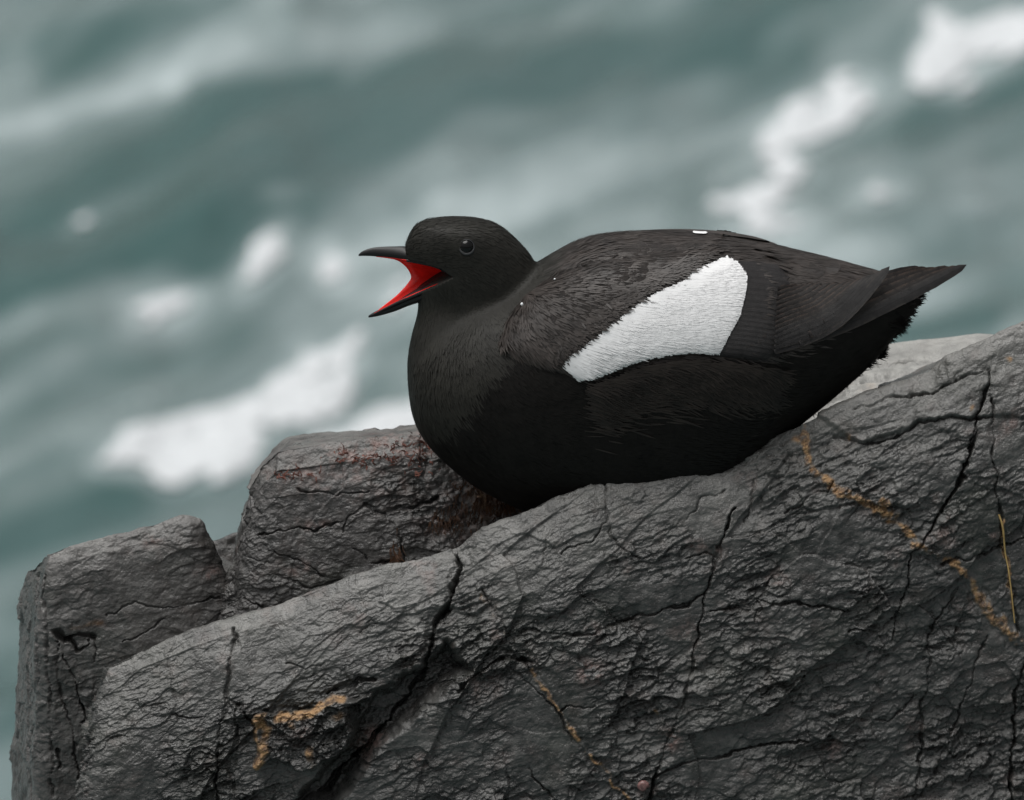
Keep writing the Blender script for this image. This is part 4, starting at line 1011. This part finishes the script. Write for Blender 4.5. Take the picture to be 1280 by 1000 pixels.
for i, (x_, y_) in enumerate(spots):
    v_ = flow(np.array([x_]), np.array([y_]))[0]; L = rgc.uniform(32, 46)
    if poly_in(np.array([x_]), np.array([y_]), WHITE)[0] < 5: continue
    while L > 8 and poly_in(np.array([x_ + v_[0] * L]), np.array([y_ + v_[1] * L]), WHITE)[0] < 1.5: L *= 0.8
    if L <= 10: continue
    me_ = feather_mesh('tmpf', [(x_, y_), (x_ + v_[0] * L / 2, y_ + v_[1] * L / 2), (x_ + v_[0] * L, y_ + v_[1] * L)], 8.5 * min(1, L / 22), 1.8, 2.3 + 0.12 * rgc.rand(), tip=0.35, nl=8, nw=5, camber=0.12, seed=i)
    if FELL[0]: continue
    a_ = np.zeros(40 * 3, np.float32); me_.vertices.foreach_get('co', a_); wv_.append(a_.reshape(-1, 3))
    wq_.append(np.stack([A_ * 5 + B_, (A_ + 1) * 5 + B_, (A_ + 1) * 5 + B_ + 1, A_ * 5 + B_ + 1], -1).reshape(-1, 4) + nb); nb += 40
    wu_.append(np.stack(np.meshgrid(np.linspace(0, 1, 8), np.linspace(-1, 1, 5), indexing='ij') + [np.full((8, 5), i * 0.37)], -1).reshape(-1, 3))
cme = quads_mesh('white_coverts', np.concatenate(wv_), np.concatenate(wq_)); ua = cme.attributes.new('vane', 'FLOAT_VECTOR', 'POINT'); ua.data.foreach_set('vector', np.concatenate(wu_).astype(np.float32).ravel())
bpart('white_coverts', cme, M['vane_white'], wing, kind='stuff')
# dark coverts overlapping the upper rim of the patch
pts, nrm = [], []; E = np.array([(700, 452), (712, 440), (745, 416), (772, 395), (800, 374), (826, 358), (856, 346), (880, 328), (905, 318)], float)
for k in range(1500):
    f = rng.rand() * (len(E) - 1); i = int(f); c = E[i] + (E[i + 1] - E[i]) * (f - i) + rng.normal(size=2) * np.array([5, 4]) + np.array([-12, -7])
    p, n = drape2(c[0], c[1], 1.2)
    if p is not None: pts.append(p); nrm.append(n)
pts = np.array(pts); nrm = np.array(nrm)
Vb, qb = blades(pts, nrm, rng.uniform(8, 17, len(pts)), rng.uniform(1.8, 3.2, len(pts)), rng.uniform(1, 3, len(pts)), rng, jit=0.22)
bpart('lesser_coverts', quads_mesh('lesser_coverts', Vb * S, qb), M['plume_back'], wing, kind='stuff')
# flank feathers folding up over the lower wing edge
pts, nrm = [], []; E = np.array([(738, 482), (765, 470), (800, 458), (842, 449), (880, 449), (920, 452), (962, 458)], float)
for k in range(5200):
    f = rng.rand() * (len(E) - 1); i = int(f); dn = abs(rng.normal()) * 22
    c = E[i] + (E[i + 1] - E[i]) * (f - i) + np.array([rng.normal() * 5, 2 + dn])
    p, n = drape2(c[0], c[1], 6.0 * math.exp(-dn / 16) + 0.5)
    if p is not None: pts.append(p); nrm.append(n)
pts = np.array(pts); nrm = np.array(nrm)
Vb, qb = blades(pts, nrm, rng.uniform(18, 36, len(pts)), rng.uniform(1.6, 2.8, len(pts)), rng.uniform(0.3, 2.2, len(pts)), rng, jit=0.15)
bpart('flank_plumage', quads_mesh('flank_plumage', Vb * S, qb), M['plume_flank'], kind='stuff')
# ragged tufts under the tail and at the belly rim
E = np.array([(1142, 366), (1137, 385), (1127, 412), (1102, 440), (1073, 464), (1040, 487), (1010, 512)], float)
VV, QQ = [], []
for k in range(150):
    f = rng.rand() * (len(E) - 1); i = int(f); e_ = E[i] + (E[i + 1] - E[i]) * (f - i); yb = rng.normal() * 14 if e_[1] > 405 else 16 + abs(rng.normal()) * 5
    ln = rng.uniform(4, 13) * (1.3 if rng.rand() < 0.2 else 1); an = rng.normal() * 0.35 + (0.15 if e_[1] < 420 else 0.45); tip_ = e_ + ln * np.array([math.cos(an), math.sin(an)]) - np.array([3, 2])
    for j in range(12):
        root_ = e_ + np.array([-16, -9]) + rng.normal(size=2) * np.array([6, 7]); tj = tip_ + rng.normal(size=2) * 1.8; sd_ = np.array([-(tj - root_)[1], (tj - root_)[0]]); sd_ /= np.linalg.norm(sd_) + 1e-9; b0 = len(VV); yj = yb + rng.normal() * 4
        for g_, w_ in ((0, 1.6), (0.5, 1.5), (0.85, 0.8), (1.0, 0.1)):
            c = root_ + (tj - root_) * g_; VV.append(W(*(c - sd_ * w_ / 2), yj)); VV.append(W(*(c + sd_ * w_ / 2), yj + 0.8))
        QQ += [(b0, b0 + 1, b0 + 3, b0 + 2), (b0 + 2, b0 + 3, b0 + 5, b0 + 4), (b0 + 4, b0 + 5, b0 + 7, b0 + 6)]
bpart('undertail_plumage', quads_mesh('undertail_plumage', np.array(VV) * S, np.array(QQ)), M['plume_black'], kind='stuff')

# --- tail feathers: a low roof of stiff blades
def free_blade(name, root, tip, w0, side, seed, sag=0.0):
    root, tip, side = np.array(root, float), np.array(tip, float), np.array(side, float); side /= np.linalg.norm(side)
    rr = random.Random(seed); V = np.zeros((18, 5, 3)); up_ = np.cross(tip - root, side); up_ /= np.linalg.norm(up_); 
    for i in range(18):
        f = i / 17; c = root + (tip - root) * f + np.array([0, 0, -sag * math.sin(f * math.pi)])
        w = w0 * math.sqrt(max(0.0, 1 - max(0, (f - 0.55) / 0.45) ** 2)) * (1 + 0.06 * rr.uniform(-1, 1)) + 0.3
        for k in range(5):
            s = (k / 4 - 0.5) * 2; V[i, k] = c + side * s * w / 2 + np.array([0, -1.0, 0.6]) * (1 - s * s)
    me = grid_mesh(name, V.reshape(-1, 3), 18, 5)
    uv = me.attributes.new('vane', 'FLOAT_VECTOR', 'POINT')
    U = np.stack(np.meshgrid(np.linspace(0, 1, 18), np.linspace(-1, 1, 5), indexing='ij') + [np.full((18, 5), seed * 0.37)], -1)
    uv.data.foreach_set('vector', U.astype(np.float32).ravel()); return me
tail = bpart('tail', free_blade('tail', W(1060, 372, 0), W(1200, 334, 0), 30, (0.1, 1.0, 0.0), 90), M['vane'])
tl = [([(1000, 430), (1092, 390), (1208, 331)], 17), ([(1012, 418), (1098, 380), (1199, 333)], 18), ([(1030, 402), (1104, 368), (1188, 334)], 19), ([(1045, 388), (1108, 358), (1172, 337)], 18), ([(1060, 372), (1112, 350), (1160, 336)], 15), ([(1075, 358), (1112, 344), (1150, 335)], 12)]
for i, (pth, w) in enumerate(tl):
    bpart('tail_feather', feather_mesh('tail_feather', pth, w, 0.6 + 0.5 * i, 1.0 + 0.8 * i, tip=0.6, nl=20, nw=7, camber=0.5, rag=0.05, seed=60 + i, plane=True), M['vane_worn'] if i in (1, 2, 3, 4) else M['vane'], tail)
for i in range(3):
    bpart('tail_feather', free_blade('tail_feather', W(1056, 372 + 8 * i, 10 + 7 * i), W(1186 - 10 * i, 336, 8 + 4 * i), 16, (0.2, -0.8, 0.6), 80 + i, sag=2.0), M['vane'], tail)
# --- far wing: mirrored shell with its wing tip and a sliver of white showing over the back
mV = wingV * np.array([1, -1, 1]); fwg = bpart('wing', quads_mesh('far_wing', mV * S, wingQ[:, ::-1]), M['plume_back'], label='far folded wing')
mW = WP2[used] * np.array([1, -1, 1])
bpart('patch_down', quads_mesh('far_patch', mW * S, rm[q2][:, ::-1]), M['plume_white'], fwg)
for k, pth in enumerate(([(903, 294), (930, 297.5), (963, 304)],)):
    bpart('primary_feather', feather_mesh('primary_feather', pth, 6.5, 1.5, 3.5, tip=0.7, nl=14, nw=5, camber=0.3, seed=70 + k), M['plume_black'], fwg)
bpart('white_feather', feather_mesh('white_feather', [(866, 291.5), (874, 292), (884, 293)], 3.5, 2.0, 2.5, tip=0.6, nl=8, nw=5, camber=0.3, seed=75), M['plume_white'], fwg)

# ------------------------------------------------------------------ small things on the rocks and the bird
def surf_pick(V, px, py, tol=3.0):
    vx, vy = proj(V); dpt = V[:, 1]; m_ = (np.abs(vx - px) < tol) & (np.abs(vy - py) < tol)
    i = np.where(m_)[0]; return V[i[np.argmin(dpt[i])]] if len(i) else W(px, py, 0)
# sea snail in the crack
sn = surf_pick(frontV, 806, 982); bs = bmesh.new(); rings = []
for k in range(26):
    a = k / 25 * 2 * math.pi * 2.3; g = 1 - k / 25 * 0.9; c = Vector((math.cos(a) * 4.2 * g, -2.5 - 4.2 * (k / 25), math.sin(a) * 4.2 * g)); rad = 4.6 * g
    t = Vector((-math.sin(a), -0.2, math.cos(a))).normalized(); u_ = Vector((math.cos(a), 0, math.sin(a))); v_ = t.cross(u_)
    rings.append([tuple((c + u_ * rad * math.cos(q_) + v_ * rad * math.sin(q_)) * S) for q_ in np.linspace(0, 2 * math.pi, 13)[:-1]])
loft_closed(bs, rings); me = bpy.data.meshes.new('sea_snail'); bs.to_mesh(me); [setattr(p, 'use_smooth', True) for p in me.polygons]
o = link('sea_snail', me, M['shell'], label='tiny pinkish brown sea snail wedged in the long rock crack', cat='snail'); o.location = Vector((sn + np.array([0, 1.5, 0])) * S)
# water drops on the plumage
for i, (x, y, r, lab) in enumerate([(653, 381, 1.9, 'water drop on the bird\'s neck beside the folded wing'), (694, 350, 1.3, 'tiny water drop on the bird\'s upper shoulder')]):
    p, n = drape2(x, y, 1.2); bd = bmesh.new(); bmesh.ops.create_icosphere(bd, subdivisions=2, radius=r * S)
    for v in bd.verts: v.co.z *= 1.25; v.co.y *= 0.7
    me = bpy.data.meshes.new('water_drop'); bd.to_mesh(me); [setattr(f_, 'use_smooth', True) for f_ in me.polygons]
    o = link('water_drop', me, M['drop'], label=lab, cat='water drop'); o.location = Vector(p * S)

# seaweed: curled flat strands hanging on the blunt rock
def weed(name, V, spots, n, Lr, wr, mat, label, seed, out=3.0, curl=1.0, down=1.0):
    rg = random.Random(seed); vx, vy = proj(V); VV, QQ = [], []
    front = V[:, 1] < 400
    for k in range(n):
        cx, cy, rx, ry = rg.choice(spots); x, y = rg.gauss(cx, rx), rg.gauss(cy, ry)
        i = np.where((np.abs(vx - x) < 2.5) & (np.abs(vy - y) < 2.5) & front)[0]
        if not len(i): continue
        p = V[i[np.argmin(V[i, 1])]].astype(float); L = rg.uniform(*Lr); w = rg.uniform(*wr); a = rg.gauss(-math.pi / 2, 0.7 * curl) if down else rg.uniform(0, 6.28)
        b0 = len(VV); cur = p + np.array([0, -0.5, 0]); nseg = 5; ca_ = rg.gauss(0, 0.35) * curl
        for s in range(nseg + 1):
            f = s / nseg; ww = w * (1 - 0.75 * f); sdv = np.array([-math.sin(a), 0.3, math.cos(a)])
            VV.append(cur - sdv * ww / 2); VV.append(cur + sdv * ww / 2)
            cur = cur + np.array([math.cos(a), -out / L * (1.0 if f < 0.5 else -0.6), math.sin(a)]) * L / nseg; a += ca_
        for s in range(nseg): QQ.append((b0 + 2 * s, b0 + 2 * s + 1, b0 + 2 * s + 3, b0 + 2 * s + 2))
    link(name, quads_mesh(name, np.array(VV) * S, np.array(QQ)), mat, label=label, cat='seaweed', kind='stuff')
weed('seaweed', midV, [(435, 568, 14, 6), (505, 560, 26, 8), (540, 552, 10, 6), (525, 575, 16, 12), (365, 592, 14, 3), (470, 572, 22, 8)], 170, (5, 12), (1.4, 3.2), M['weed_red'], 'short reddish seaweed tufts on top of the blunt rock', 5, out=4, curl=1.4, down=0)
weed('seaweed', midV, [(590, 605, 14, 16), (610, 625, 16, 12), (630, 630, 12, 8), (580, 640, 16, 14), (556, 652, 12, 6), (494, 690, 4, 10)], 420, (8, 18), (0.9, 2.0), M['weed_brown'], 'wet brown seaweed strands hanging below the bird\'s breast', 6, out=3, curl=0.35)
# dry stem caught in the right-hand crack
def stem(name, V, pts, w, mat, label):
    path = np.array([surf_pick(V, x, y) + np.array([0, -2.0, 0]) for x, y in pts]); path = interp_rows(path, 24); VV = []
    for i in range(24):
        ww = w * (1 - 0.4 * i / 23)
        for k in range(7):
            a = 2 * math.pi * k / 6; VV.append(path[i] + np.array([math.cos(a) * ww, math.sin(a) * ww, 0]))
    me = grid_mesh(name, np.array(VV), 24, 7); link(name, me, mat, label=label, cat='stem')
stem('dry_stem', frontV, [(1251, 640), (1254, 662), (1257, 690), (1262, 715), (1267, 745), (1271, 776)], 1.3, M['straw'], 'thin dry straw stem caught in the crack beside the rusty vein')
